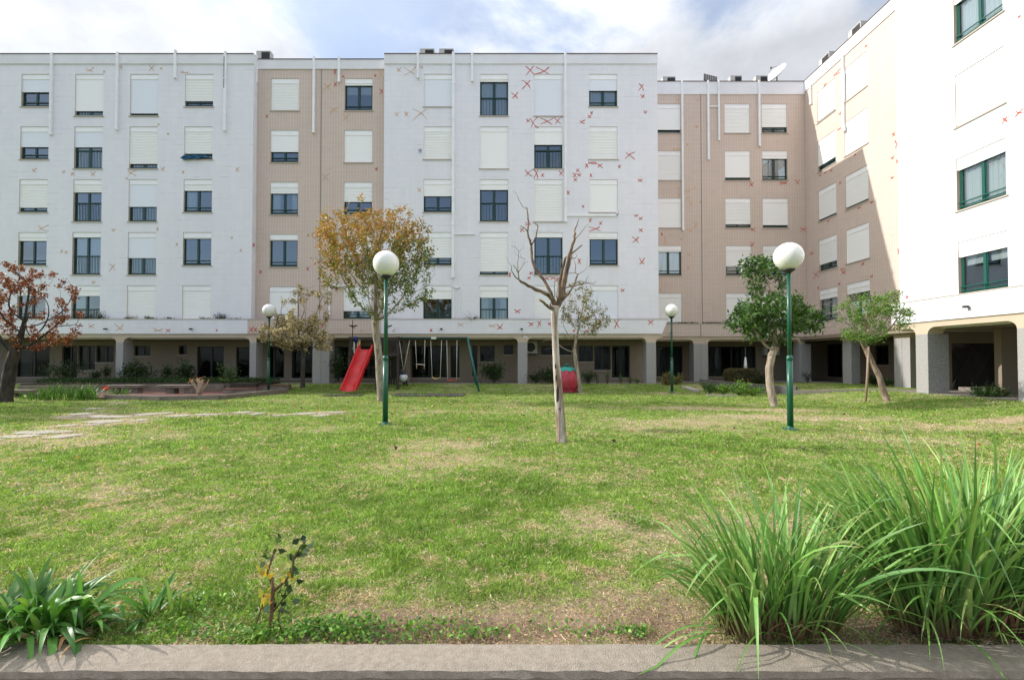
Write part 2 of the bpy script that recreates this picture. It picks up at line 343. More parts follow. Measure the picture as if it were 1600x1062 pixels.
def np_mesh(name, V, F, material, cols=None, parent=None, origin=None, smooth=False):
    """V (n,3), F (m,k)"""
    org = Vector(origin) if origin is not None else (wpos(parent) if parent else Vector((0, 0, 0)))
    V = np.asarray(V, dtype=np.float32) - np.array(org, dtype=np.float32); F = np.asarray(F, dtype=np.int32)
    me = bpy.data.meshes.new(name); k = F.shape[1]
    me.vertices.add(len(V)); me.vertices.foreach_set('co', V.ravel())
    me.loops.add(F.size); me.loops.foreach_set('vertex_index', F.ravel())
    me.polygons.add(len(F)); me.polygons.foreach_set('loop_start', np.arange(0, F.size, k, dtype=np.int32)); me.polygons.foreach_set('loop_total', np.full(len(F), k, dtype=np.int32))
    if smooth: me.polygons.foreach_set('use_smooth', np.ones(len(F), dtype=bool))
    me.materials.append(material); me.update(calc_edges=True)
    if cols is not None:
        a = me.color_attributes.new('Col', 'FLOAT_COLOR', 'POINT')
        c4 = np.ones((len(V), 4), dtype=np.float32); c4[:, :3] = cols; a.data.foreach_set('color', c4.ravel())
    o = bpy.data.objects.new(name, me); C.objects.link(o)
    if parent: o.parent = parent; o.location = org - wpos(parent)
    else: o.location = org
    WORLDPOS[o.name] = org
    return o
def unit(a): return a / np.maximum(np.linalg.norm(a, axis=-1, keepdims=True), 1e-9)
def leaf_arrays(P, D, size, width, cols, curl=0.25):
    """one folded leaf per point: P base, D direction"""
    n = len(P); P = np.asarray(P); D = unit(np.asarray(D)); rnd = rng.normal(size=(n, 3)); S = unit(np.cross(D, rnd)); Nn = np.cross(S, D)
    size = np.broadcast_to(size, (n,))[:, None]; width = np.broadcast_to(width, (n,))[:, None]
    a = P; b = P + D*size*0.45 + S*width*0.5 + Nn*size*curl*0.3; c = P + D*size - Nn*size*curl*0.4; d = P + D*size*0.45 - S*width*0.5 + Nn*size*curl*0.3
    V = np.stack([a, b, c, d], 1).reshape(-1, 3); F = np.arange(4*n).reshape(n, 4)
    return V, F, np.repeat(cols, 4, axis=0)
def pal(n, colors, weights=None, var=0.2):
    colors = np.array(colors, dtype=float); w = np.array(weights or [1]*len(colors), float); w /= w.sum()
    c = colors[rng.choice(len(colors), n, p=w)]
    return np.clip(c * rng.uniform(1-var, 1+var, (n, 1)) * rng.uniform(0.93, 1.07, (n, 3)), 0.003, 1)
def vnoise(x, y, s=1.0, seed=0):
    x = np.asarray(x)*s; y = np.asarray(y)*s; xi = np.floor(x).astype(int); yi = np.floor(y).astype(int); fx = x-xi; fy = y-yi
    def h(a, b):
        k = (a*374761393 + b*668265263 + seed*974634777) & 0x7fffffff; k = ((k ^ (k >> 13)) * 1274126177) & 0x7fffffff
        return ((k ^ (k >> 16)) & 0xffff) / 65535.0
    u = fx*fx*(3-2*fx); v = fy*fy*(3-2*fy)
    return (h(xi, yi)*(1-u)+h(xi+1, yi)*u)*(1-v) + (h(xi, yi+1)*(1-u)+h(xi+1, yi+1)*u)*v
def fbm(x, y, s, seed=0, o=4):
    t = 0; a = 0.5; tot = 0
    for i in range(o): t = t + a*vnoise(x, y, s*2**i, seed+i*17); tot += a; a *= 0.55
    return t/tot
# ------------------------------------------------------------------ the setting: ground, lawn, paving
YM, YB, YK = 25.5, 25.9, 28.5          # facade planes: white blocks, left beige block, rear beige block
XB, XW = 17.75, 15.2                   # right wing: beige and white planes
ZT0 = onY(700, 116, YM).z; ZT4 = onY(700, 446, YM).z; FL = (ZT0 - ZT4) / 4
ROOF = onY(700, 84.5, YM).z
print('storey', FL, 'top', ZT0, 'roof', ROOF)
HS, HT = 1.77, 2.27
g = MB(); g.quad((-600, -600, -0.45), (600, -600, -0.45), (600, 900, -0.45), (-600, 900, -0.45))
tag(g.build('ground', mat('dry_ground', (0.16, 0.15, 0.09), 0.95, noise=(0.4, 0.7, (0.09, 0.10, 0.05)))), kind='structure')

STONES = [(0,57,682),(22,113,675.3),(81,120,681.5),(93,119,665.2),(140,155,663.6),(132,192,658.8),(124,166,650),(143,207,651.2),(115,145,646.8),
 (126,162,638.6),(205,228,656.6),(215,252,647),(94,113,651.3),(253,268,645.6),(262,292,650),(302,350,647.6),(363,394,644.6),(395,413,646.3),(426,446,649),
 (456,494,646.4),(489,517,649),(506,540,644.3),(-60,-6,690),(176,196,629.5)]
stone_xy = []
for a, b, y in STONES:
    p = onG(a, y); q = onG(b, y); stone_xy.append(((p.x+q.x)/2, p.y, abs(q.x-p.x)))
def G(px, py, sx, sy, amp): p = onG(px, py); return (p.x, p.y, sx, sy, amp)
# where the turf is worn (positive) or lush (negative)
SPOTS = [G(640,985,.5,.18,.85), G(800,960,.9,.25,.26), G(930,930,.6,.4,.12), G(970,985,.3,.15,.6), G(1040,960,.3,.3,.35), G(560,960,.25,.2,.4), G(760,985,.4,.12,.7), G(1350,985,.4,.2,.6),
 G(1000,870,.8,.8,.08), G(900,800,.7,.7,.22), G(1080,660,2.0,1.1,.25), G(1180,650,1.6,.6,.35), G(1060,636,1.2,.5,.5), G(1330,655,1.6,.6,.35), G(1500,665,2.2,.7,.35), G(1440,690,1.5,.7,.35),
 G(905,612,.6,.35,.7), G(1050,612,.9,.4,.6), G(1130,640,2.0,.5,.35), G(200,765,.6,.4,.30), G(120,690,1.2,.5,.30), G(700,720,1.5,.8,.12), G(1580,640,1.2,.4,.5), G(1220,640,1.2,.5,.6), G(700,690,1.0,.6,.2),
 G(860,860,.35,.3,-.35), G(700,780,1.0,.7,-.35), G(880,770,.9,.5,-.40), G(1000,700,2.0,.6,-.45), G(620,850,.5,.5,-.35), G(480,650,2.5,.8,-.15), G(250,640,2.5,.6,-.1), G(930,610,2.5,.7,-.3), G(1150,690,1.2,.4,-.3), G(1200,625,2.5,.35,-.3), G(1380,628,2.0,.3,-.3), G(300,960,.5,.25,-.2), G(700,655,2.0,1.0,-.2),
 G(170,900,.8,.5,-.15), G(1250,730,.9,.4,-.25)]
def dryness(x, y):
    d = 0.29 + 0.95*(fbm(x+40, y*1.2+30, 0.75, 5, 5) - 0.5) + 0.45*(fbm(x, y, 3.5, 11, 3) - 0.5)
    for cx, cy, sx, sy, a in SPOTS: d = d + a*np.exp(-((x-cx)/sx)**2 - ((y-cy)/sy)**2)
    for cx, cy, w in stone_xy: d = d + 0.42*np.exp(-((x-cx)/(w*0.5+0.35))**2 - ((y-cy)/0.42)**2)
    return np.clip(d, 0, 1)
def soilness(x, y):
    s = 0*x
    for cx, cy, sx, sy, a in SPOTS[:8]: s = s + a*np.exp(-((x-cx)/sx)**2 - ((y-cy)/sy)**2)
    return np.clip(s*(0.5+fbm(x, y, 5, 23, 3)) , 0, 1)
xs = np.concatenate([np.linspace(-60, -16, 60, endpoint=False), np.linspace(-16, 16, 520, endpoint=False), np.linspace(16, 60, 60)])
ys = np.concatenate([np.linspace(2.46, 8, 190, endpoint=False), np.linspace(8, 25.4, 230), [25.6, 40.0, 60.0]])
XX, YY = np.meshgrid(xs, ys); ZZ = gz(XX, YY) + 0.03*(fbm(XX, YY, 0.8, 3, 3) - 0.5) - 0.01
ZZ = np.where(YY > 25.5, ZZ - 0.12, ZZ); V = np.stack([XX, YY, ZZ], -1).reshape(-1, 3)
ny, nx = XX.shape; ii = (np.arange(ny-1)[:, None]*nx + np.arange(nx-1)[None, :]).ravel(); F = np.stack([ii, ii+1, ii+nx+1, ii+nx], 1)
dr = dryness(XX, YY).ravel(); so = soilness(XX, YY).ravel()
cols = np.stack([dr, so, 0*dr], -1)
def lawn_mat():
    m = bpy.data.materials.new('lawn_turf'); m.use_nodes = True; t = m.node_tree; b = t.nodes['Principled BSDF']
    a = N('ShaderNodeVertexColor', t); a.layer_name = 'Col'; s = N('ShaderNodeSeparateColor', t); L(a.outputs[0], s.inputs[0], t)
    g = N('ShaderNodeNewGeometry', t)
    def nz(sc, det=6, ro=0.6):
        n = N('ShaderNodeTexNoise', t); n.inputs['Scale'].default_value = sc; n.inputs['Detail'].default_value = det; n.inputs['Roughness'].default_value = ro; L(g.outputs['Position'], n.inputs['Vector'], t); return n.outputs[0]
    a1, a2, a3 = nz(16, 8, 0.75), nz(3.2, 6), nz(60, 4, 0.7)
    gr = N('ShaderNodeMix', t, data_type='RGBA'); gr.inputs[6].default_value = (0.050, 0.110, 0.012, 1); gr.inputs[7].default_value = (0.235, 0.310, 0.065, 1)
    r1 = N('ShaderNodeMapRange', t); r1.inputs[1].default_value = 0.38; r1.inputs[2].default_value = 0.62; L(M('ADD', M('MULTIPLY', a1, 0.5, tree=t), M('MULTIPLY', a2, 0.5, tree=t), tree=t), r1.inputs[0], t); L(r1.outputs[0], gr.inputs[0], t)
    st = N('ShaderNodeMix', t, data_type='RGBA'); st.inputs[6].default_value = (0.27, 0.19, 0.125, 1); st.inputs[7].default_value = (0.54, 0.43, 0.31, 1); r3 = N('ShaderNodeMapRange', t); r3.inputs[1].default_value = 0.38; r3.inputs[2].default_value = 0.64; L(a3, r3.inputs[0], t); L(r3.outputs[0], st.inputs[0], t)
    dm = N('ShaderNodeMapRange', t); dm.interpolation_type = 'SMOOTHSTEP'; dm.inputs[1].default_value = 0.28; dm.inputs[2].default_value = 0.85
    L(M('ADD', s.outputs[0], M('MULTIPLY', M('SUBTRACT', M('ADD', M('MULTIPLY', a1, 0.6, tree=t), M('MULTIPLY', a3, 0.4, tree=t), tree=t), 0.5, tree=t), 3.2, tree=t), tree=t), dm.inputs[0], t)
    x = N('ShaderNodeMix', t, data_type='RGBA'); L(dm.outputs[0], x.inputs[0], t); L(gr.outputs[2], x.inputs[6], t); L(st.outputs[2], x.inputs[7], t)
    x2 = N('ShaderNodeMix', t, data_type='RGBA'); L(M('MULTIPLY', s.outputs[1], 0.8, tree=t), x2.inputs[0], t); L(x.outputs[2], x2.inputs[6], t); x2.inputs[7].default_value = (0.16, 0.10, 0.07, 1)
    L(x2.outputs[2], b.inputs['Base Color'], t); b.inputs['Roughness'].default_value = 0.9; b.inputs['Specular IOR Level'].default_value = 0.1
    bp = N('ShaderNodeBump', t); bp.inputs['Strength'].default_value = 0.9; bp.inputs['Distance'].default_value = 0.03; L(M('ADD', a1, M('MULTIPLY', a3, 0.5, tree=t), tree=t), bp.inputs['Height'], t); L(bp.outputs[0], b.inputs['Normal'], t)
    return m
tag(np_mesh('lawn', V, F, lawn_mat(), cols, smooth=True), kind='structure')

def slab(name, x0, x1, y0, y1, z0, z1, m, bev=0.01):
    return tag(MB().box(x0, x1, y0, y1, z0, z1).build(name, m, bevel=bev), kind='structure')
slab('arcade_floor', -45, 7.95, 25.02, 30.5, -0.3, 0.27, SLAB)
slab('arcade_floor', 7.955, 16.9, 28.0, 32.5, -0.3, 0.24, SLAB)
slab('arcade_floor', 16.905, 24, 19.2, 32.5, -0.3, 0.235, SLAB)
slab('arcade_floor', 14.95, 24, -8, 19.195, -0.3, 0.31, SLAB)
slab('street_path', -20, 20, 0.4, 2.2, -0.6, -0.32, SLAB)

# ------------------------------------------------------------------ buildings
class Plane:
    """a facade plane: u runs to the viewer's right along it, z up, d into the building"""
    def __init__(s, kind, c): s.k = kind; s.c = c
    def P(s, u, z, d=0.0): return Vector((u, s.c + d, z)) if s.k == 'Y' else Vector((s.c + d, -u, z))
    def hit(s, px, py):
        p = onY(px, py, s.c) if s.k == 'Y' else onX(px, py, s.c)
        return (p.x if s.k == 'Y' else -p.y), p.z
    @property
    def rz(s): return 0.0 if s.k == 'Y' else -math.pi/2
def facade(mb, pl, u0, u1, z0, z1, holes, m=0, rev=0.17, mrev=3):
    us = sorted({u0, u1, *[h[0] for h in holes], *[h[1] for h in holes]}); zs = sorted({z0, z1, *[h[2] for h in holes], *[h[3] for h in holes]})
    us = [u for u in us if u0 <= u <= u1]; zs = [z for z in zs if z0 <= z <= z1]
    for a, b in zip(us, us[1:]):
        for c, d in zip(zs, zs[1:]):
            if any(h[0]-1e-6 <= a and b <= h[1]+1e-6 and h[2]-1e-6 <= c and d <= h[3]+1e-6 for h in holes): continue
            mb.quad(pl.P(a, c), pl.P(b, c), pl.P(b, d), pl.P(a, d), m)
    for a, b, c, d in holes:
        P = pl.P
        mb.quad(P(a, c), P(a, d), P(a, d, rev), P(a, c, rev), mrev); mb.quad(P(b, d), P(b, c), P(b, c, rev), P(b, d, rev), mrev)
        mb.quad(P(a, d), P(b, d), P(b, d, rev), P(a, d, rev), mrev); mb.quad(P(b, c), P(a, c), P(a, c, rev), P(b, c, rev), mrev)
def pbox(mb, pl, u0, u1, z0, z1, d0, d1, m=0):
    a = pl.P(u0, z0, d0); b = pl.P(u1, z1, d1); return mb.box(a.x, b.x, a.y, b.y, a.z, b.z, m)
def stroke(mb, pl, a, b, w, m, rr, d=-0.005):
    a = Vector(a); b = Vector(b); n = 5; dv = b - a; pr = Vector((-dv.y, dv.x)); pr.normalize(); bow = rr.uniform(-0.12, 0.12)*dv.length
    pts = [a + dv*(i/n) + pr*bow*math.sin(math.pi*i/n) for i in range(n+1)]; ws = [w*rr.uniform(0.6, 1.2)*(1.0 if i < n else 0.5) for i in range(n+1)]
    vs = []
    for p, ww in zip(pts, ws):
        for s_ in (-1, 1): q = p + pr*ww*0.5*s_; vs.append(pl.P(q.x, q.y, d))
    mb.add(vs, [(2*i, 2*i+2, 2*i+3, 2*i+1) for i in range(n)], m)
def marks(mb, pl, lst, mr=1, mo=2):
    for k, (px, py, w, h, c) in enumerate(lst):
        rr = random.Random(k*31 + int(px)); u, z = pl.hit(px, py); u2, z2 = pl.hit(px + w/2, py - h/2); du, dz = abs(u2-u), abs(z2-z)
        m = mr if c == 'r' else mo; wd = 0.045 if c == 'r' else 0.036
        j = lambda: rr.uniform(0.8, 1.15)
        if w*h < 14: wd *= 1.2
        stroke(mb, pl, (u-du*j(), z+dz*j()), (u+du*j(), z-dz*j()), wd, m, rr, -0.005)
        if h > w*0.22: stroke(mb, pl, (u+du*j(), z+dz*j()), (u-du*j(), z-dz*j()), wd, m, rr, -0.008)
        else: stroke(mb, pl, (u-du*j(), z-dz*j()), (u+du*j(), z-dz*0.4), wd, m, rr, -0.008)
def conv(lst, ox, oy, s, dflt): return [(ox+a[0]/s, oy+a[1]/s, a[2]/s, a[3]/s, a[4] if len(a) > 4 else dflt) for a in lst]

_wcache = {}
def wmesh(key, fn):
    if key not in _wcache: _wcache[key] = fn()
    return _wcache[key]
def mesh_obj(name, key, fn, parent):
    """share mesh data between identical window pieces"""
    if key in _wcache:
        o = bpy.data.objects.new(name, _wcache[key]); C.objects.link(o)
    else:
        o = fn(); _wcache[key] = o.data
    o.parent = parent; o.location = (0, 0, 0); return o
Z0 = Vector((0, 0, 0))
def window(parent, pl, u0, z0, W, H, frac, kind='S', curtain=None, green=False, grey=False, open_leaf=False, box=True, name='window', rails=True, glass=None):
    fm = FRAMEG if green else FRAMEK if glass is not None else FRAME; W = round(W, 3); H = round(H, 3); frac = round(frac, 3)
    key = (W, H, green, 'frame', box, name, glass is None)
    def mk_frame():
        b = MB(); f = 0.055; zt = H - (0.05 if box else 0.0)
        b.box(0, f, .115, .165, 0, zt); b.box(W-f, W, .115, .165, 0, zt); b.box(f, W-f, .115, .165, 0, f); b.box(f, W-f, .115, .165, zt-f, zt)
        if W > 0.8:
            b.box(W/2-.045, W/2+.045, .105, .160, f, zt-f)
            for s in (0, 1):                              # the two sliding leaves
                x0 = f if s == 0 else W/2+.045; x1 = W/2-.045 if s == 0 else W-f; y = .125 + .008*s
                for q in ((x0, x0+.03, f, zt-f), (x1-.03, x1, f, zt-f)): b.box(q[0], q[1], y, y+.025, q[2], q[3])
                b.box(x0+.03, x1-.03, y, y+.025, f, f+.035); b.box(x0+.03, x1-.03, y, y+.025, zt-f-.035, zt-f)
        return b.build(name, fm, origin=Z0)
    w = mesh_obj(name, key, mk_frame, parent)
    p = pl.P(u0, z0) - wpos(parent); w.location = p; w.rotation_euler = (0, 0, pl.rz)
    def mk(nm, key2, f, m):
        return mesh_obj(nm, key2, lambda: f().build(nm, m, origin=Z0), w)
    top = H - 0.27 if box else H
    sb = H - (H - 0.0)*frac if frac < 0.985 else 0.012
    if frac < 0.985:
        mk('pane', ('pane', W, H, glass is None), lambda: MB().quad((0.05, .142, .04), (W-.05, .142, .04), (W-.05, .142, H-.06), (0.05, .142, H-.06)), glass or GLASS)
    if box: mk('shutter_box', ('sbox', W), lambda: MB().box(.004, W-.004, .028, .10, H-0.27+0.0, H-.006), SBOX) if False else mk('shutter_box', ('sbox', W, H), lambda: MB().box(.004, W-.004, .028, .10, H-0.27, H-.006), SBOX)
    if frac > 0.15 and box:
        smooth_ = grey or (int(u0*37+z0*53) % 5 in (1, 3))
        def sh():
            b = MB(); z = top; st = 0.085; b.box(0.0, .03, .035, .075, sb, top); b.box(W-.03, W, .035, .075, sb, top)
            if smooth_:
                b.box(.03, W-.03, .048, .066, sb-0.012, top); k_ = 1
                while top - k_*.34 > sb+.1: b.box(.031, W-.031, .0465, .048, top-k_*.34, top-k_*.34+.006, 0); k_ += 1
                return b
            while z > sb + 0.01:
                zl = max(z - st, sb); b.add([(.03, .056, z), (W-.03, .056, z), (W-.03, .047, z-.02), (.03, .047, z-.02), (W-.03, .043, zl+0.020), (.03, .043, zl+0.020), (W-.03, .060, zl+.015), (.03, .060, zl+.015), (W-.03, .060, zl), (.03, .060, zl)], [(3, 2, 1, 0), (5, 4, 2, 3), (7, 6, 4, 5), (9, 8, 6, 7)]); z = zl
            b.box(.03, W-.03, .048, .066, sb-0.012, sb+0.03); return b
        mk('shutter', ('shut', W, H, frac, grey, smooth_), sh, SHUTG if grey else SHUT)
    mk('sill', ('sill', W), lambda: MB().box(-.06, W+.06, -.045, .16, -.045, -.002), SILL)
    if rails and frac < 0.97:
        def rl():
            b = MB()
            if kind == 'S':
                for z in (.10, .25): b.box(0.002, W-.002, .075, .10, z, z+.035)
                for x in (W*.5,): b.box(x-.012, x+.012, .078, .097, .01, .25)
            else:
                b.box(0.002, W-.002, .070, .105, .98, 1.03); b.box(0.002, W-.002, .075, .10, .06, .095); k = 9
                for i in range(1, k): x = W*i/k; b.box(x-.010, x+.010, .079, .097, .095, .98)
            return b
        mk('railing', ('rail', W, kind, green), rl, FRAMEG if green else RAIL)
    if curtain:
        def cu():
            b = MB(); spans = {'c': [(0.06, W*.49), (W*.51, W-.06)], 'l': [(0.06, W*.36)], 'r': [(W*.62, W-.06)], 'b': [(0.06, W-.06)], 's': [(0.06, W*.3), (W*.72, W-.06)]}[curtain.lower()]
            for a, e in spans:
                n = max(8, int((e-a)/0.02)); zl = H*0.55 if curtain == 'b' else .03; vs = []
                for i in range(n+1):
                    x = a+(e-a)*i/n; y = .23 + (0.022*math.sin(x*75)+0.012*math.sin(x*31+1) if curtain != 'b' else 0); vs += [(x, y, zl), (x, y, H-.08)]
                b.add(vs, [(2*i, 2*i+2, 2*i+3, 2*i+1) for i in range(n)], 0, True)
            return b
        mk('curtain', ('curt', W, H, curtain), cu, CURTD if curtain.isupper() else CURT)
    return w

def pipe(parent, pl, px, y0, y1, w=0.115, dark=False, d=-0.12, name='downpipe'):
    u, za = pl.hit(px, y0); _, zb = pl.hit(px, y1); b = MB()
    pbox(b, pl, u-w/2, u+w/2, zb, za, d, -0.004); r = random.Random(int(px)); z = zb + r.uniform(.8, 1.6)
    while z < za - 0.3: pbox(b, pl, u-w/2-.012, u+w/2+.012, z, z+.045, d-.012, -0.004); z += 1.9
    pbox(b, pl, u-w/2-.01, u+w/2+.01, zb-.03, zb+.10, d-.01, -0.004)
    if dark: pbox(b, pl, u-w/2, u-w/2+.035, za-2.0, za-.3, d-.006, d, 1)
    return b.build(name, [PIPE, DARKM], parent, bevel=0.008)
def duct(parent, pl, pts, w=0.08, name='cable_duct'):
    b = MB()
    for (ax, ay), (bx, by) in zip(pts, pts[1:]):
        u0, z0 = pl.hit(ax, ay); u1, z1 = pl.hit(bx, by)
        pbox(b, pl, min(u0, u1)-w/2, max(u0, u1)+w/2, min(z0, z1)-w/2, max(z0, z1)+w/2, -0.06, -0.004)
    return b.build(name, PIPE, parent)
def joint(parent, pl, px, y0, y1, w=0.035):
    u, za = pl.hit(px, y0); _, zb = pl.hit(px, y1); b = MB(); pbox(b, pl, u-w/2, u+w/2, zb, za, -0.012, -0.003); return b.build('expansion_joint', JOINT, parent)
def band(parent, pl, u0, u1, z0, z1, nm='roof_band'):
    b = MB(); pbox(b, pl, u0, u1, z0, z1-.04, -0.05, 0.35); pbox(b, pl, u0-.0, u1+.0, z1-.04, z1, -0.075, 0.38, 1); return b.build(nm, [BAND, COPING], parent)
def body(parent, x0, x1, y0, y1, z0, z1, faces):
    """the unseen sides, roof and floors of a block"""
    b = MB(); f = {'E': ((x1,y0,z0),(x1,y1,z0),(x1,y1,z1),(x1,y0,z1)), 'W': ((x0,y1,z0),(x0,y0,z0),(x0,y0,z1),(x0,y1,z1)), 'N': ((x1,y1,z0),(x0,y1,z0),(x0,y1,z1),(x1,y1,z1)), 'S': ((x0,y0,z0),(x1,y0,z0),(x1,y0,z1),(x0,y0,z1))}
    e_ = .006; lift = lambda p, k: (min(max(p[0], x0+e_), x1-e_), p[1], max(p[2], 2.6) if (k in 'EW' or (k == 'N' and y1 < 20)) else p[2])
    for k in faces: b.quad(*[lift(p, k) for p in f[k]])
    b.build('side_wall', BAND, parent)
    r = MB(); r.box(x0+.01, x1-.01, y0+.36, y1-.01, z1-.25, z1-.05); r.build('roof', ROOFM, parent)
    fl = MB()
    for k in range(1, 6): z = ZT0 + 0.35 - FL*k; fl.box(x0+.02, x1-.02, y0+.25, y1-.02, z, z+.22)
    fl.build('floors', INSIDE, parent)
def light_fitting(parent, pl, px, py, d=-0.10):
    u, z = pl.hit(px, py); b = MB(); pbox(b, pl, u-.025, u+.025, z-.03, z+.03, d*.6, -0.002); pbox(b, pl, u-.06, u+.06, z-.04, z+.035, d-.07, d*.6); return b.build('wall_light', DARKM, parent, bevel=.006)

def arcade(parent, pl, u0, u1, cols, zfas0, zfas1, fm, depth=0.55, wallthick=0.36, slant=None, marklist=(), rad=0.30, zc=2.42, zb=2.66, ztop=None):
    """fascia/planter band, cream beam with rounded corners, granite blade columns"""
    ztop = ztop or zfas1
    b = MB(); o = -0.36                                   # fascia stands proud of the wall above
    s = slant or 0.0
    v = [pl.P(u0, zfas0, o), pl.P(u1, zfas0, o), pl.P(u1+s, ztop, o), pl.P(u0, ztop, o), pl.P(u0, zfas0, -.003), pl.P(u1, zfas0, -.003), pl.P(u1+s, ztop, -.003), pl.P(u0, ztop, -.003)]
    inn = 0.10
    v += [pl.P(u0, ztop, o+inn), pl.P(u1+s, ztop, o+inn), pl.P(u0, ztop-.14, o+inn), pl.P(u1+s, ztop-.14, o+inn), pl.P(u0, ztop-.14, -.003), pl.P(u1+s, ztop-.14, -.003)]
    b.add(v, [(0,1,2,3)], 0); b.add(v, [(3,2,9,8), (8,9,11,10), (4,5,1,0), (1,5,6,2), (4,0,3,7)], 4); b.add(v, [(10,11,13,12)], 5)
    pbox(b, pl, u0, u1+s, ztop, ztop+.035, o-.02, o+inn+.02, 3)
    plm = Plane(pl.k, pl.c + o); marks(b, plm, marklist)
    b.build('planter_fascia', [fm, MARKR, MARKO, SILL, BAND, SOILM], parent)
    # beam
    bm = MB(); d0, d1 = -0.30, -0.30+depth
    pts = []; cs = sorted(cols); edges = [u0] + [e for c in cs for e in c] + [u1]
    def prof(a, e, left, right):
        out = []; w = e - a
        if left: out += [(a + rad*(1-math.cos(t)), zc + (zb-zc)*math.sin(t)) for t in [math.pi/2*i/6 for i in range(7)]]
        else: out += [(a, zb)]
        if right: out += [(e - rad*(1-math.cos(t)), zc + (zb-zc)*math.sin(t)) for t in [math.pi/2*(6-i)/6 for i in range(7)]]
        else: out += [(e, zb)]
        return out
    line = []
    cur = u0
    for i, (a, e) in enumerate(cs):
        if a > cur + 0.01: line += prof(cur, a, i > 0, True)
        line += [(a, zc), (e, zc)]; cur = e
    if cur < u1 - 0.01: line += prof(cur, u1, True, False)
    zt = zfas0 + 0.01
    for (a, za), (e, ze) in zip(line, line[1:]):
        if e - a < 1e-6: continue
        bm.quad(pl.P(a, za, d0), pl.P(e, ze, d0), pl.P(e, zt, d0), pl.P(a, zt, d0)); bm.quad(pl.P(e, ze, d1), pl.P(a, za, d1), pl.P(a, zt, d1), pl.P(e, zt, d1)); bm.quad(pl.P(a, za, d1), pl.P(e, ze, d1), pl.P(e, ze, d0), pl.P(a, za, d0))
    for u in (u0, u1): bm.quad(pl.P(u, zb, d0), pl.P(u, zb, d1), pl.P(u, zt, d1), pl.P(u, zt, d0))
    bm.build('arcade_beam', CREAM, parent)
def column(parent, pl, a, e, z0, z1=2.42, d0=-0.315, d1=0.40, jt=False):
    b = MB(); pbox(b, pl, a, e, z0, z1, d0, d1, 0)
    if jt: m = (a+e)/2; pbox(b, pl, m-.012, m+.012, z0, z1, d0-.004, d0, 1)
    return b.build('column', [GRAN, JOINT], parent, bevel=0.012)

# ---- painted cross marks read off the facades
mk_left = conv([(532,185,45,25),(617,198,12,10),(900,180,40,35),(955,180,12,12),(1095,198,50,10),(718,172,10,20),(940,511,12,10),(997,567,12,8),(205,783,30,25),(378,792,16,16),(432,805,22,18),(551,803,32,28),(785,800,50,30),(752,832,12,8),(966,775,26,20),(1085,793,12,16),(1408,778,24,26)],0,60,3.793,'o') + \
  conv([(235,90,55,35),(607,99,20,14),(842,96,12,18),(331,215,14,16),(355,220,20,16),(598,303,36,40),(503,380,20,12),(947,178,12,16),(1241,143,12,14),(1291,211,14,18),(1360,182,8,20,'r')],0,330,3.427,'o')
mk_left_f = conv([(490,615,36,24),(637,620,44,36),(845,635,60,18),(900,640,26,18,'r'),(1160,637,8,8,'r'),(1345,635,24,28,'r')],0,330,3.427,'o')
mk_lb = conv([(508,195,15,40,'r'),(555,228,12,12,'r'),(510,275,18,25,'r'),(460,295,55,50),(505,428,50,30),(570,470,45,50),(745,222,12,12,'r'),(778,220,35,55),(780,316,22,30,'r'),(102,463,14,18,'r'),(753,775,18,18,'r'),(452,825,45,50)],390,60,3.793,'o') + conv([(59,325,14,16,'r'),(311,308,12,18,'r')],390,330,3.427,'r')
mk_lb_f = conv([(30,635,20,26,'r'),(388,610,12,26,'r'),(600,640,10,12,'o')],390,330,3.427,'r')
mk_c = conv([(885,185,30,30),(950,190,70,50),(1018,172,20,15),(872,450,28,24),(929,450,25,28),(1008,455,80,70),(1005,898,26,26)],390,60,3.793,'o') + \
 conv([(183,193,46,52),(256,190,90,44),(160,278,55,50),(92,340,40,36),(171,489,20,20),(210,500,45,60),(282,490,75,42),(350,490,45,44),(176,798,46,40),(217,805,30,55),(259,812,16,20),(368,800,26,30),(840,293,30,46),(848,344,22,22),(866,438,20,16),(493,496,32,20),(549,443,12,16),(535,463,20,20),(780,698,60,44),(712,761,14,18),(600,757,34,26),(518,758,18,26),(552,737,56,10),(467,783,18,20),(447,812,22,26),(473,810,24,18),(453,838,22,20),(545,812,14,20),(835,842,30,18),(408,918,18,24),(497,996,16,16),(812,1052,24,12)],780,60,3.793,'r') + \
 conv([(757,40,20,16),(487,50,12,20),(543,65,16,18),(511,95,62,24),(758,103,22,20),(731,155,36,34),(764,266,32,34),(429,270,16,28),(660,421,20,16),(154,68,30,14),(124,100,26,26),(171,331,22,14),(160,358,18,14),(257,359,24,18),(286,358,26,16),(308,370,26,26),(96,537,34,22),(58,340,8,30)],780,330,3.427,'r')
mk_c_f = conv([(772,640,16,16),(973,638,12,16,'r'),(1130,608,30,20),(1300,612,36,14),(1340,617,30,30,'r')],390,330,3.427,'o') + conv([(170,605,26,22),(214,603,18,30),(270,605,20,16),(540,597,14,22),(628,603,26,50),(811,598,30,24),(400,640,14,10),(470,640,14,14)],780,330,3.427,'r')
mk_k = conv([(1057,365,36,40),(1175,365,18,26),(1048,656,46,12),(1115,629,8,18),(1170,522,22,18),(1158,885,10,10),(1067,890,10,10),(1115,905,36,16),(1067,930,20,30),(1120,945,18,16),(1135,975,20,30),(1192,970,8,14),(1495,864,24,28,'r')],780,60,3.793,'o') + \
 conv([(871,123,8,12,'r'),(886,155,12,40),(1022,103,32,14),(1055,75,20,36),(975,150,18,10),(1018,232,20,12),(1012,305,10,20),(1360,98,24,22,'r'),(1355,176,18,24,'r'),(862,422,8,16)],780,330,3.427,'o') + conv([(146,950,40,14),(217,944,24,22)],1180,0,3.319,'r') + conv([(226,150,26,20)],1180,310,3.033,'r')
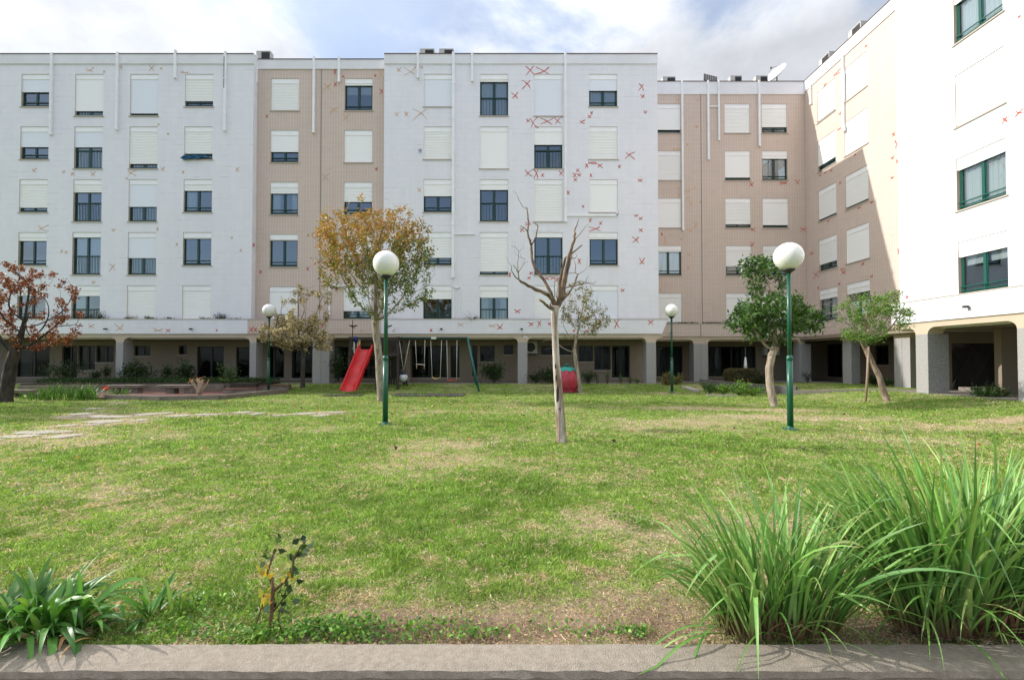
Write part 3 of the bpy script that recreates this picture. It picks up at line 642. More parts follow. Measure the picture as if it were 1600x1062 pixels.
mk_r = conv([(575,240,14,12),(425,380,40,50),(363,440,14,20),(440,588,14,24),(437,670,16,16),(736,90,14,20),(718,697,14,26),(737,742,26,56),(713,820,14,20),(738,838,12,26),(710,922,14,18),(338,910,10,14),(362,895,14,14),(395,885,12,14),(441,948,8,20),(518,803,10,12),(605,1050,14,10)],1180,0,3.319,'r') + \
 conv([(268,260,14,18),(291,363,26,44),(299,424,8,12),(398,405,8,12),(413,335,16,12),(418,350,24,28),(510,312,14,18),(347,108,12,12),(493,45,14,12),(552,18,14,10),(552,368,10,14),(681,248,10,36)],1180,310,3.033,'r')
mk_w = conv([(1370,88,14,20),(1295,625,24,40),(1370,585,40,44)],1180,0,3.319,'r') + conv([(719,467,14,18)],1180,310,3.033,'r')

WLIST = {}
def block(name, label, pl, u0, u1, clad, mk, cols, root_loc, zlow=2.6, roofz=None, bandh=0.56, green=False):
    """cols: list of (u_left, width, kind, [(frac, curtain, grey, open) x5])"""
    roofz = roofz or ROOF
    r = thing('apartment_building', root_loc, label, 'building')
    holes = []; wins = []
    for u, W, kind, rows in cols:
        H = HS if kind == 'S' else HT
        for k, spec in enumerate(rows):
            zt = ZT0 - FL*k; holes.append((u, u+W, zt-H, zt)); wins.append((u, zt-H, W, H, kind, spec))
    b = MB(); facade(b, pl, u0, u1, zlow, roofz-.02, holes); marks(b, pl, mk)
    b.build('wall', [clad, MARKR, MARKO, CREAM], r)
    band(r, pl, u0, u1, roofz-bandh, roofz)
    for u, z, W, H, kind, spec in wins:
        frac, cur = spec[0], (spec[1] if len(spec) > 1 else None); grey = len(spec) > 2 and spec[2]
        window(r, pl, u, z, W, H, frac, kind, cur, green=green, grey=grey)
    return r
def U(pl, px, py=116): return pl.hit(px, py)[0]

# left white block
PM = Plane('Y', YM); PLB = Plane('Y', YB); PK = Plane('Y', YK); PB = Plane('X', XB); PW = Plane('X', XW)
WW = U(PM, 707) - U(PM, 663)
LX1 = U(PM, 396.5); LBX1 = U(PM, 600.5); CX1 = U(PM, 1027)
bl = block('a', 'long white tiled apartment block at the left edge with four visible columns of shuttered windows', PM, -42, LX1, WHITE, mk_left,
 [(U(PM,34)-6.0, WW,'T',[(1,),(.9,),(.5,'c'),(1,),(.3,)]), (U(PM,34)-3.1, WW,'S',[(.7,),(1,),(.3,),(.85,),(1,)]),
  (U(PM,34), WW,'S',[(.535,None,1),(.61,None,1),(.85,),(.25,'L'),(.30,)]),
  (U(PM,118),WW,'T',[(.87,'c'),(.48,'c',1),(.30,),(.15,'c'),(.24,'l')]),
  (U(PM,204),WW,'T',[(.925,None,1),(.875,'c'),(.64,'c',1),(.60,'c',1),(1,)]),
  (U(PM,289.5),WW,'S',[(.81,),(.81,),(.335,'l'),(.18,),(1,)])], (-20, YM, 0))
body(bl, -42, LX1, YM, YM+11, 0, ROOF-.02, 'EWN')
for px, a, b_, dk in ((83,84,211,0),(185.5,83,203,0),(275.5,80,123,0),(353.5,82,205,1)): pipe(bl, PM, px, a, b_, dark=dk)
# left beige block
bb = block('b', 'beige ribbed apartment block between the left white block and the middle white block', PLB, LX1, LBX1, BEIGE, mk_lb,
 [(U(PLB,424,122),WW,'S',[(1,),(.66,),(.34,'s'),(.18,),(1,)]), (U(PLB,538.8,122),WW,'S',[(.2,'b'),(1,),(.6,),(.62,),(.74,'C')])], (-10, YB, 0), roofz=ROOF-.04)
body(bb, LX1+.01, LBX1-.01, YB, YM+11, 0, ROOF-.06, 'N')
for px, a, b_ in ((402,88,130),(491.5,90,208),(530.5,89,129)): pipe(bb, PLB, px, a, b_)
joint(bb, PLB, 502.5, 95, 494); duct(bb, PLB, [(515,494),(515,446),(548,446)])
# middle white block
bc = block('c', 'middle white tiled apartment block covered in painted red crosses', PM, LBX1, CX1, WHITE, mk_c,
 [(U(PM,662.5),WW,'S',[(.965,None,1),(1,),(.5,),(.76,),(.4,)]),
  (U(PM,750),WW,'T',[(.17,'c'),(1,),(.24,),(.92,),(.28,'s')]),
  (U(PM,834.5),WW,'T',[(1,None,1),(.42,),(1,),(.15,),(1,)]),
  (U(PM,920.3),WW,'S',[(.49,'c',1),(1,),(1,),(.2,),(1,None,1)])], (0, YM, 0))
body(bc, LBX1, CX1, YM, YM+11, 0, ROOF-.02, 'EWN')
for px, a, b_ in ((653.5,83,123),(738,84,128)): pipe(bc, PM, px, a, b_)
pipe(bc, PM, 708.7, 83, 434, w=.14); pipe(bc, PM, 883, 83, 347, w=.12)
duct(bc, PM, [(884,337),(964,336),(964,333)]); duct(bc, PM, [(709,366),(741,366)], .05); duct(bc, PM, [(709,440),(709,496)], .05); duct(bc, PM, [(709,450),(718,450),(718,496)], .05)
nb = MB(); u, z = PM.hit(656.5, 236); pbox(nb, PM, u-.10, u+.10, z-.15, z+.15, -.008, -.003); pbox(nb, PM, u-.08, u+.08, z+.06, z+.08, -.011, -.008, 1); pbox(nb, PM, u-.08, u+.08, z-.06, z-.045, -.011, -.008, 1); pbox(nb, PM, u-.07, u+.08, z-.01, z+.03, -.011, -.008, 2)
nb.build('notice', [PAPER, BLUE, MARKR], bc)
# rear beige block
KX1 = 17.75
zk = onY(1100, 127.5, YK).z
bk = block('k', 'beige ribbed apartment block set back at the inner corner under the satellite dish', PK, CX1-.02, KX1, BEIGE, mk_k,
 [(U(PK,1063,163)-WW,WW,'S',[(.87,),(1,),(1,),(.2,'c'),(1,)]),
  (U(PK,1132,163),WW,'S',[(1,),(.89,),(.87,),(.7,),(1,)]),
  (U(PK,1190,163),WW,'S',[(.78,),(.25,'s'),(.9,),(.78,),(1,)])], (12, YK, 0), roofz=zk, bandh=onY(1100,127.5,YK).z-onY(1100,148,YK).z)
body(bk, CX1+.01, KX1+8, YK, YK+9, 0, zk-.02, 'N')
for px, a, b_ in ((1065,127,360),(1105.5,127,250),(1185,127,229)): pipe(bk, PK, px, a, b_, w=.11)
pipe(bk, PK, 1122, 127, 220, w=.09); duct(bk, PK, [(1106,167),(1122,167)], .07); joint(bk, PK, 1094.5, 128, 504)
# right beige wing
rw = onX(1340, 60, XB)
rb = block('r', 'beige ribbed side wing with a diagonal shadow across its two columns of windows', PB, -YK, -18.6, BEIGE, mk_r,
 [(-27.35,1.5,'S',[(.93,),(.80,),(.92,),(.78,),(.30,'c')]), (-25.15,1.62,'S',[(1,),(.965,),(.93,),(1,),(.3,)])], (XB, 24, 0), roofz=zk, bandh=.66)
body(rb, XB, XB+9, 18.6, YK, 0, zk-.02, 'E')
pipe(rb, PB, 1268, 121, 163, w=.09); pipe(rb, PB, 1318.5, 75, 206, w=.12); joint(rb, PB, 1402.5, 30, 460)
# right white wing
wrows = [(.2,'c'),(.22,'c'),(.965,),(.22,'c'),(.28,'b')]
bw = block('w', 'white side wing at the right edge blazing in the sun', PW, -18.6, 8, WHITE, mk_w,
 [(-PW.hit(1493,200)[0]*-1, 1.62,'S',wrows), (-11.2,1.62,'S',[(1,),(.5,),(1,),(.3,'c'),(.9,)]), (-6.2,1.62,'S',[(.5,),(1,),(.3,),(1,),(.4,)])], (XW, 10, 0), roofz=zk, green=True)
body(bw, XW, XW+11.5, -8, 18.6, 0, zk-.02, 'NSE')

# ---- podiums
ZF1 = onY(700, 499, YM-.36).z; ZF0 = onY(700, 521.3, YM-.36).z
print('fascia', ZF0, ZF1)
def cspan(px0, px1, Y=25.2, py=560): return (onY(px0, py, Y).x, onY(px1, py, Y).x)
colsL = [(-42.0,-41.6), (-34.6,-34.2), cspan(-30,-18), cspan(181,192.5), cspan(390,400.3)]
colsLB = [cspan(488.5,515)]
colsC = [cspan(809,824), cspan(1010,1025)]
arcade(bl, PM, -42, LX1, colsL, ZF0, ZF1, WHITE, marklist=mk_left_f)
for a, e in colsL: column(bl, PM, a, e, .12)
arcade(bb, Plane('Y', YM-.003), LX1+.003, LBX1-.003, colsLB, ZF0, ZF1, BEIGE, marklist=mk_lb_f)
for a, e in colsLB: column(bb, PM, a, e, .12, jt=True)
arcade(bc, PM, LBX1, CX1+.05, colsC, ZF0, ZF1, WHITE, slant=.32, marklist=mk_c_f)
for a, e in colsC: column(bc, PM, a, e, .12)
zkf1 = onY(1100, 506.5, YK-.36).z; zkf0 = onY(1100, 525.5, YK-.36).z
colsK = [(onY(1084,560,28.2).x, onY(1106,560,28.2).x), (17.1, 17.38)]
arcade(bk, PK, CX1-.3, 17.38, colsK, zkf0, zkf1, BEIGE, zb=2.68, zc=2.44)
column(bk, PK, *colsK[0], .10, 2.44, jt=True); column(bk, PK, 17.1, 17.75, .12, 2.44)
joint(bk, Plane('Y', YK-.36), 1094.8, 506, 526)
colsR = [(-25.1,-24.46), (-21.74,-20.87)]
arcade(rb, PB, -YK+.38, -18.6, colsR, zkf0, zkf1, BEIGE, zb=2.68, zc=2.44)
for a, e in colsR: column(rb, PB, a, e, .10, 2.44, d0=-.30, d1=.15, jt=(a > -22))
colsW = [(-17.57,-17.06), (-14.06,-13.5), (-7.5,-6.95), (-0.6,-.05)]
arcade(bw, PW, -18.58, 8, colsW, ZF0, ZF1+.02, WHITE)
for a, e in colsW: column(bw, PW, a, e, .12, 2.42, d0=-.305, d1=.45)
for px in (167, 300, 690, 815): light_fitting(bl if px < 390 else bc, Plane('Y', YM-.36), px, 514)
for px, py in ((1048,520),(1160,520)): light_fitting(bk, Plane('Y', YK-.36), px, py)
light_fitting(bw, Plane('X', XW-.36), 1514, 479)
# arcade ceilings and back walls with their openings
def gopen(mb, root, pl, lst, zt_off=0):
    hs = []
    for (x0, x1, y0, y1, kind) in lst:
        u0, zt = pl.hit(x0, y0); u1, _ = pl.hit(x1, y0); _, zb = pl.hit((x0+x1)/2, y1); hs.append((u0, u1, max(zb, .28), zt))
        W = u1-u0; H = zt - max(zb, .28)
        nm = 'entrance_door' if kind in 'dD' else 'window'
        cur = {'c': 'C', 'l': 'L', 'w': None, 'd': None, 'D': None, 's': 'S'}.get(kind)
        window(root, pl, u0, max(zb, .28), W, H, 0.0, 'S', cur, box=False, rails=False, name=nm, glass=GLASSD)
    return hs
def backwall(root, pl, u0, u1, lst, z0=.2, z1=2.6):
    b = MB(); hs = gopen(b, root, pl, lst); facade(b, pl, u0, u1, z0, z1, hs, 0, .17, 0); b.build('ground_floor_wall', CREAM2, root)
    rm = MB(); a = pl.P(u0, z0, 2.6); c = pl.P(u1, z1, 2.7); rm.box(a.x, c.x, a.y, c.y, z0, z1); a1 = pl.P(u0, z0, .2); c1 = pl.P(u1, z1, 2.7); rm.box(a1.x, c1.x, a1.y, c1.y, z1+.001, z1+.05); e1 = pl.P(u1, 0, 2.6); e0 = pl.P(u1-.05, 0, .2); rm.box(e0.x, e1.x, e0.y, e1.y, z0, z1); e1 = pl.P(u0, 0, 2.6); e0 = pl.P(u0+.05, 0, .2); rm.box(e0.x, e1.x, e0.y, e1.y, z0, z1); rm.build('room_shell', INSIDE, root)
YG = 27.4; PG = Plane('Y', YG)
backwall(bl, PG, -42, LX1, [(25,78,540,589,'l'),(97,121,540,590,'d'),(122.5,149,540,578,'c'),(150.5,178,540,566,'w'),(210,235,540,556,'w'),(279,292,540,554,'w'),(308,350,541,591,'d'),(369,390,542,590,'w')])
backwall(bb, PG, LX1, LBX1, [(411,444,541,591,'d'),(456,488,541,591,'d'),(516,544,541,591,'d'),(558,592,541,591,'d')])
backwall(bc, PG, LBX1, CX1, [(600,626,540,590,'d'),(643,698,540,590,'d'),(704,718,540,590,'d'),(738,746,540,588,'d'),(750,773,540,565,'w'),(787,802,539,554,'w'),(845,893,540,554.5,'w'),(904,926.5,540,565,'w'),(928.5,954,540,578,'w'),(956,984,540,590,'d')])
PGK = Plane('Y', 30.6)
backwall(bk, PGK, CX1-.5, 20.2, [(1026,1066,541,588,'c'),(1107,1181,541,588,'s')], z1=2.75)
PGR = Plane('X', 20.2)
backwall(rb, PGR, -30.6, -18.9, [(1290,1315,538,589,'d'),(1366,1388,540,570,'w')], z1=2.75)
for root, x0, x1, y0, y1, z in ((bl,-42,LX1,YM-.02,YM+3.5,2.57),(bb,LX1+.005,LBX1-.005,YM-.02,YM+3.5,2.575),(bc,LBX1,CX1,YM-.02,YM+3.5,2.57)):
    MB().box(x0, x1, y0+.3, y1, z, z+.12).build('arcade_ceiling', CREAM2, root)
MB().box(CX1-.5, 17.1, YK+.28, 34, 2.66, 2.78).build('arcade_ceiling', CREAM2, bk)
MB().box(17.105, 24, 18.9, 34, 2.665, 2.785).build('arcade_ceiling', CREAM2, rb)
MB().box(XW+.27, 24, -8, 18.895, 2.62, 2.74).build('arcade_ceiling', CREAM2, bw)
# cross wall with the garage lattice shutter under the white wing
PX = Plane('Y', 18.9)
b = MB(); hg = [(onY(1487,540,18.9).x, onY(1566,540,18.9).x, .33, onY(1520,536,18.9).z)]
facade(b, PX, XW+1.2, 24, .25, 2.62, hg, 0, .17, 0); b.build('ground_floor_wall', CREAM2, bw)
a, e, z0, z1 = hg[0]; gm = MB(); n = 26
gm.box(a, e, 19.10, 19.12, z0, z1, 1)
for k in range(n*2):
    x = a + (e-a)*(k/n) - (z1-z0)*.55
    p, q = Vector((x, 19.06, z0)), Vector((x+(z1-z0)*.55, 19.06, z1)); p2, q2 = Vector((x+(z1-z0)*.55, 19.065, z0)), Vector((x, 19.065, z1))
    for s, t_ in ((p, q), (p2, q2)):
        if min(s.x, t_.x) > a and max(s.x, t_.x) < e: gm.bar(s, t_, .014, .01, 0)
gm.build('lattice_shutter', [mat('shutter_brown', (0.06, 0.045, 0.04), 0.5), mat('shutter_back', (0.02, 0.016, 0.015), 0.7)], bw)
b = MB(); b.box(onY(1565,560,16.6).x, onY(1590,560,16.6).x+.6, 16.6, 16.85, .312, 2.6); b.build('partition_wall', CREAM2, bw)
b = MB(); b.box(XW+1.9, XW+3.6, 16.9, 17.9, .312, .40); b.box(XW+2.1, XW+3.5, 18.0, 18.5, .312, .46); b.build('low_step', SLAB, bw, bevel=.01)
PIL = MB(); PIL.box(onY(628,560,27.0).x, onY(641,560,27.0).x, 27.0, 27.39, .28, 2.56); PIL.build('pilaster', CREAM2, bc)

# things on the buildings
def ac(px, py, Y, W=.8, H=.62, D=.35, z=None, label='', X=None, kind='air conditioner', rz=0, grp='rooftop air conditioners'):
    p = onY(px, py, Y) if X is None else onX(px, py, X)
    H = p.z - z; p.z = z
    t = thing('air_conditioner', p, label, kind, grp)
    b = MB(); b.box(-W/2, W/2, -D/2, D/2, .06, H); b.box(-W/2-.0, W/2, -D/2-.01, D/2+.01, H-.03, H+.005)
    for s in (-1, 1): b.box(s*W*.35-.04, s*W*.35+.04, -D/2, D/2, 0, .06)
    o = b.build('casing', ACW, origin=Z0, bevel=.01); child(o, t)
    f = MB(); f.box(-W/2+.30, W/2-.04, -D/2-.018, -D/2-.002, .10, H-.07, 1)
    for k in range(7): zz = .12+k*(H-.22)/7; f.box(-W/2+.31, W/2-.05, -D/2-.028, -D/2-.018, zz, zz+.018, 0)
    for k in range(6): xx = -W/2+.34+k*(W-.42)/6; f.box(xx, xx+.012, -D/2-.026, -D/2-.019, .11, H-.08, 0)
    o = f.build('grille', [DARKM, ACD], origin=Z0); child(o, t)
    if rz: t.rotation_euler = (0, 0, rz)
    return t
RZ = ROOF - .07
ac(414, 83, YB+.75, z=RZ, H=.72, label='grey air conditioner on the roof where the left white block meets the beige block')
ac(668, 79.5, YM+.7, z=RZ, W=.80, H=.43, label='air conditioner on the middle white roof, the one nearer the left end')
ac(698, 79.5, YM+.7, z=RZ, W=.80, H=.43, label='air conditioner on the middle white roof beside the tall downpipe')
RK = zk - .07
ac(1044, 122.5, YK+.8, z=RK, W=.8, H=.60, label='air conditioner on the rear beige roof closest to the middle white block')
ac(1148, 121, YK+.8, z=RK, W=.72, H=.62, label='boxy air conditioner on the rear beige roof between the slanted panel and the dish neighbour')
ac(1188, 121, YK+.8, z=RK, W=.75, H=.62, label='air conditioner on the rear beige roof right next to the satellite dish')
ac(1292, 88, 0, X=XB+.7, z=RK, W=.9, H=.70, label='air conditioner on the side wing roof above the far column of windows', rz=-math.pi/2)
ac(1340, 42, 0, X=XB+.7, z=RK, W=.9, H=.75, label='air conditioner on the side wing roof above the near column of windows', rz=-math.pi/2)
t = thing('solar_panel', onY(1110, 130, YK+.8), 'small slanted dark panel propped on the rear beige roof', 'panel'); t.location.z = RK
b = MB(); mx = Matrix.Rotation(R(14), 4, 'Y') @ Matrix.Rotation(R(62), 4, 'X'); mx = Matrix.Translation((0, 0, .72)) @ mx
b.box(-.42, .42, -.33, .33, -.02, .02, 0, mx)
for k in range(1, 6): b.box(-.42+k*.14-.006, -.42+k*.14+.006, -.33, .33, .02, .026, 1, mx)
for k in range(1, 4): b.box(-.42, .42, -.33+k*.165-.006, -.33+k*.165+.006, .02, .025, 1, mx)
child(b.build('panel', [ACD, ACW], origin=Z0), t)
child(MB().bar((-.3, .1, 0), (-.3, 0, .4), .03).bar((.3, .1, 0), (.3, 0, .35), .03).build('bracket', DARKM, origin=Z0), t)
# satellite dish
p = onY(1214, 128, YK+1.0); t = thing('satellite_dish', (p.x, p.y, RK), 'large white satellite dish on the rear beige roof near the inner corner', 'satellite dish')
q = Vector((.35, -.25, .93)).to_track_quat('Z', 'Y').to_matrix().to_4x4(); mx = Matrix.Translation((0, 0, 1.02)) @ Matrix.Rotation(R(-52), 4, 'Y') @ Matrix.Rotation(R(18), 4, 'X')
b = MB(); pr = [(.02+.68*i/10, .22*(i/10)**2) for i in range(11)]; pr2 = [(r, z-.02) for r, z in reversed(pr)]
b.lathe(pr + pr2, (0, 0, 0), 32, 0, True, mx); child(b.build('reflector', DISH, origin=Z0), t)
child(MB().tube([(0, 0, 0), (0, 0, 1.0)], .035, 8).bar((0,0,.05),(.3,.2,.0),.03).bar((0,0,.05),(-.3,.2,.0),.03).build('mast', DARKM, origin=Z0), t)
e = mx @ Vector((0, 0, .62)); r0 = mx @ Vector((.66, 0, .2))
child(MB().tube([r0, e], .012, 6).tube([mx @ Vector((-.3, .5, .16)), e], .008, 6).build('feed_arm', DARKM, origin=Z0), t); child(MB().lathe([(.04, -.06), (.05, .05)], e, 10).build('feed_horn', DARKM, origin=Z0), t)
# wall-hung units in the arcade
def wall_ac(px0, px1, py0, py1, pl, label):
    u0, zt = pl.hit(px0, py0); u1, _ = pl.hit(px1, py0); _, zb = pl.hit(px0, py1); p = pl.P((u0+u1)/2, zb)
    t = thing('air_conditioner', p, label, 'air conditioner', 'air conditioners on arcade walls'); W, H = u1-u0, zt-zb
    child(MB().box(-W/2, W/2, -.34, -.06, .03, H).build('casing', ACW, origin=Z0, bevel=.01), t)
    f = MB(); f.lathe([(.02, 0), (H*.36, 0), (H*.36, .012), (.02, .012)], (-W*.08, -.342, H*.52), 20, 0, False, Matrix.Rotation(R(90), 4, 'X')); child(f.build('fan_grille', ACD, origin=Z0), t)
    child(MB().box(-W*.4, W*.4, -.3, 0, -.03, .03).build('bracket', DARKM, origin=Z0), t); return t
wall_ac(821, 839, 533, 553, PG, 'air conditioner hung on the arcade wall just right of the middle column')
wall_ac(1190, 1214, 541, 556, PGK, 'air conditioner hung on the arcade wall behind the green tree near the inner corner')
p = onY(818, 526, 25.0); t = thing('floodlight', p, 'pale floodlight fixed at the head of the middle granite column', 'floodlight')
child(MB().box(-.02, .22, -.16, -.04, -.04, .02, 0, Matrix.Rotation(R(14), 4, 'Y')).build('lamp_head', DISH, origin=Z0, bevel=.01), t); child(MB().bar((-.08, .02, .05), (.03, -.10, 0), .03).build('bracket', DARKM, origin=Z0), t)
# blue cloth hanging over a sill
u, z = PM.hit(300, 247); b = MB(); n, m_ = 16, 8; vs = []
for j in range(m_+1):
    for i in range(n+1):
        s = i/n; v = j/m_; edge = 0.13 + 0.20*math.sin(s*math.pi)**2*(0.6+.4*math.sin(s*9)) - 0.08*s
        x = s*1.05 - .30*v*(1-s); zz = .13 - v*(edge*.9+.08) + .03*math.sin(s*14+2); y = -.07 - .03*math.sin(s*17+v*3) - .03*v
        if v < .25: y += .10*(1-v*4)
        vs.append((x, y, zz))
b.add(vs, [(j*(n+1)+i, j*(n+1)+i+1, (j+1)*(n+1)+i+1, (j+1)*(n+1)+i) for j in range(m_) for i in range(n)], 0, True)
p0 = PM.P(U(PM, 294), z); o = b.build('hanging_cloth', CLOTH, origin=Z0); o.location = p0; sol = o.modifiers.new('thickness', 'SOLIDIFY'); sol.thickness = .012
tag(o, 'dark blue cloth hung out over a window sill of the left white block', 'cloth')
# ------------------------------------------------------------------ the low wall in front
KZ = .035
def yat(py, z): d = ray(800, py); return d.y*(z-CAMZ)/d.z
KY0, KY1, KY2 = yat(1006, KZ), yat(1034, KZ), yat(1048, KZ-.012)
b = MB(); n = 420; r_ = random.Random(3); vs = []
for i in range(n+1):
    x = -14 + 28*i/n; j = lambda k: r_.uniform(-k, k)
    vs += [(x, KY0+.01+j(.003), -.5), (x, KY0+j(.004), KZ+j(.002)), (x, KY1+j(.004), KZ+j(.002)), (x, KY2+j(.006), KZ-.012+j(.003)), (x, KY2-.003+j(.004), KZ-.045+j(.006)), (x, KY2+.02, KZ-.06), (x, KY2+.02, -.6)]
b.add(vs, [(i*7+k, i*7+k+1, (i+1)*7+k+1, (i+1)*7+k) for i in range(n) for k in range(6)], 0)
kerbm = mat('kerb_concrete', (0.34, 0.29, 0.23), 0.9, noise=(28, 0.9, (0.235, 0.195, 0.15)), bump=(150, 0.6))
o = b.build('garden_wall', kerbm); tag(o, 'low concrete garden wall running right across the foreground', 'wall')

# ------------------------------------------------------------------ plants and trees
def colonize(seeds, attr, D=0.2, dk=0.35, di=3.0, iters=90, up=0.02):
    nodes = [np.array(s, float) for s in seeds]; par = list(range(-1, len(seeds)-1)); A = np.array(attr)
    NA = np.array(nodes); near = np.full(len(A), -1); dist = np.full(len(A), 1e9)
    start = 0
    for it in range(iters):
        new = NA[start:]
        if len(new) == 0 or len(A) == 0: break
        d = np.linalg.norm(A[:, None, :] - new[None, :, :], axis=2); k = d.argmin(1); dm = d[np.arange(len(A)), k]; up_ = dm < dist
        near[up_] = k[up_] + start; dist[up_] = dm[up_]
        keep = dist > dk; A = A[keep]; near = near[keep]; dist = dist[keep]
        act = dist < di; start = len(NA); add = []
        for nidx in np.unique(near[act]):
            v = unit(A[(near == nidx) & act] - NA[nidx]).sum(0) + np.array([0, 0, up]) + rng.normal(0, .18, 3); v = v/max(np.linalg.norm(v), 1e-6)
            q = NA[nidx] + v*D; add.append(q); par.append(int(nidx))
        if not add: break
        NA = np.vstack([NA, np.array(add)])
        # drop attractors stuck behind
        if it > 70: break
    return NA, par
def branch_mesh(NA, par, r_tip, r_max, nsk, m=0, power=2.3, mb=None):
    n = len(NA); ch = [[] for _ in range(n)]
    for i, p in enumerate(par):
        if p >= 0: ch[p].append(i)
    rad = np.zeros(n)
    for i in range(n-1, -1, -1):
        rad[i] = r_tip if not ch[i] else sum(rad[c]**power for c in ch[i])**(1/power)
    k = r_max/max(rad[nsk], 1e-6)
    if k < 1 or k > 1: rad = np.where(rad > r_tip*1.5, np.maximum(r_tip, rad*(1+(k-1)*np.clip(rad/rad[nsk], 0, 1))), rad)
    mb = mb or MB(); done = [False]*n
    for i in range(nsk, n):
        if done[i] : continue
        p = par[i]; chain = [p if p >= 0 else i, i] if p >= 0 else [i]; j = i; done[i] = True
        while ch[j]:
            c = max(ch[j], key=lambda q: rad[q])
            if done[c]: break
            chain.append(c); done[c] = True; j = c
        if len(chain) < 2: continue
        rr = [min(rad[q], rad[i]) if q == chain[0] else rad[q] for q in chain]; rr[-1] *= 0.5
        mb.tube([NA[q] for q in chain], rr, 6 if rad[i] > .02 else 4 if rad[i] > .008 else 3, m, cap=False)
    return mb, rad, ch
def ellip(c, r, n, hollow=0.0):
    out = []
    while len(out) < n:
        p = rng.uniform(-1, 1, 3); q = np.linalg.norm(p)
        if q > 1 or q < hollow: continue
        out.append(np.array(c) + p*np.array(r))
    return out
def tree(name, label, base_px, Y, trunk_px, trunk_r, lobes, n_attr, leaf, barkm=BARK, D=.2, dk=.33, group=None, leafm=LEAF, tip=.005, lean=0, extra=None, leafsel=None, rmax=None, di=3.0):
    """lobes: (px, py, rx_px, rz_px, depth_m, share) - the crown as ellipsoids round the tree's own distance"""
    base = onG(*base_px) if Y is None else onY(*base_px, Y)
    Y = base.y; t = thing(name, base, label, 'tree', group)
    tp = [Vector((base.x, base.y, base.z-.1)), base.copy()]
    for k, (px, py) in enumerate(trunk_px): q = onY(px, py, Y); q.y += lean*(k+1); tp.append(q)
    fine = []
    for a, e in zip(tp, tp[1:]):
        for k in range(4): fine.append(a.lerp(e, k/4) + Vector((rng.normal(0, .004), rng.normal(0, .004), 0)))
    fine.append(tp[-1]); n = len(fine); r0, r1 = trunk_r
    rad = [r0 + (r1-r0)*i/(n-1) + (r0*.22*max(0, 1-i/4.5)) for i in range(n)]
    MB().tube(fine, rad, 12, wob=.05, seed=n).build('trunk', barkm, t)
    A = []
    for (px, py, rx, rz, ry, sh) in lobes:
        c = onY(px, py, Y); s = Y/FPX; A += ellip((c.x, c.y+lean*3, c.z), (rx*s, ry, rz*s), int(n_attr*sh), .25)
        if sh > .15: A += ellip((c.x, c.y, c.z+.1), (rx*s*1.14, ry*1.1, rz*s*1.16), int(n_attr*sh*.10), .85)
    sk = [tuple(fine[-3]), tuple(fine[-2]), tuple(fine[-1])]
    NA, par = colonize(sk, A, D, dk, di)
    mb, rd, ch = branch_mesh(NA, par, tip, rmax or r1*.8, 2)
    mb.build('branches', barkm, t)
    if leaf:
        cnt, size, wid, fcol, spread, thr, droop = leaf
        idx = np.array([i for i in range(3, len(NA)) if rd[i] < thr]); P0 = NA[idx]
        cl = fbm(P0[:, 0]*1.0+P0[:, 1], P0[:, 2]+50, 2.2, n_attr, 2); okc = rng.uniform(0, 1, len(P0)) < np.clip((cl-.30)*4.0, .10, 1); idx = idx[okc]; P0 = NA[idx]
        if leafsel is not None: w = leafsel(P0, t); idx = idx[w > rng.uniform(0, 1, len(w))]; P0 = NA[idx]
        dirs = NA[idx] - NA[[par[i] for i in idx]]
        sel = rng.integers(0, len(idx), cnt); P = P0[sel] + rng.normal(0, spread, (cnt, 3)); Dv = unit(dirs[sel]) * .5 + rng.normal(0, .7, (cnt, 3)) + np.array([0, 0, droop])
        V, F, cc = leaf_arrays(P, Dv, rng.uniform(.65, 1.25, cnt)*size, rng.uniform(.7, 1.2, cnt)*wid, fcol(P, cnt))
        np_mesh('crown', V, F, leafm, cc, t)
    if extra: extra(t, barkm)
    return t

GREENS = [(.035,.075,.014),(.055,.11,.02),(.08,.14,.03),(.03,.06,.015)]
# tall yellowing tree
Yt = onG(596, 627).y
def col_auto(P, n):
    c0 = pal(n, [(.44,.22,.04),(.52,.28,.05),(.46,.17,.06),(.36,.26,.05),(.20,.20,.04)], [4,3,2,3,2.5]); c1 = pal(n, [(.10,.155,.02),(.17,.20,.03),(.07,.12,.02),(.30,.27,.04)], [4,3,3,1.5])
    cx = onY(590, 420, Yt).x; h = (P[:, 2]-5.15)/1.2 - (P[:, 0]-cx)*.30 + rng.normal(0, .45, n)
    return np.where((h > 0)[:, None], c0, c1)
tree('deciduous_tree', 'tall tree with orange and green leaves behind the nearer left globe lamp', (596,627), None, [(594,590),(592,555),(588,520),(586,500)], (.155,.125),
 [(585,385,90,62,1.7,.5),(545,395,48,52,1.2,.16),(640,430,45,58,1.3,.18),(590,455,55,35,1.1,.12),(628,350,38,30,.9,.08),(598,482,36,22,.8,.06),(520,430,26,30,.7,.05)], 1500, (13000,.10,.06,col_auto,.07,.016,-.15), bark('bark_twisted',(.33,.28,.21),(.14,.11,.08)), D=.16, dk=.24, group='garden trees')
# red-brown tree at the left edge
def col_red(P, n): return pal(n, [(.24,.06,.03),(.33,.12,.045),(.13,.03,.02),(.42,.20,.09)], [4,3,3,1])
tree('copper_tree', 'dark-trunked tree with coppery red leaves at the left edge', (9,628), None, [(12,600),(17,570),(26,545)], (.21,.17),
 [(55,480,60,45,1.5,.38),(-10,470,60,60,1.6,.30),(85,455,25,40,1.0,.10),(30,430,26,26,.9,.10),(100,510,22,14,.8,.06),(60,530,50,18,1.2,.06)], 760, (6500,.085,.055,col_red,.05,.014,-.1), BARKD, D=.2, dk=.32, group='garden trees')
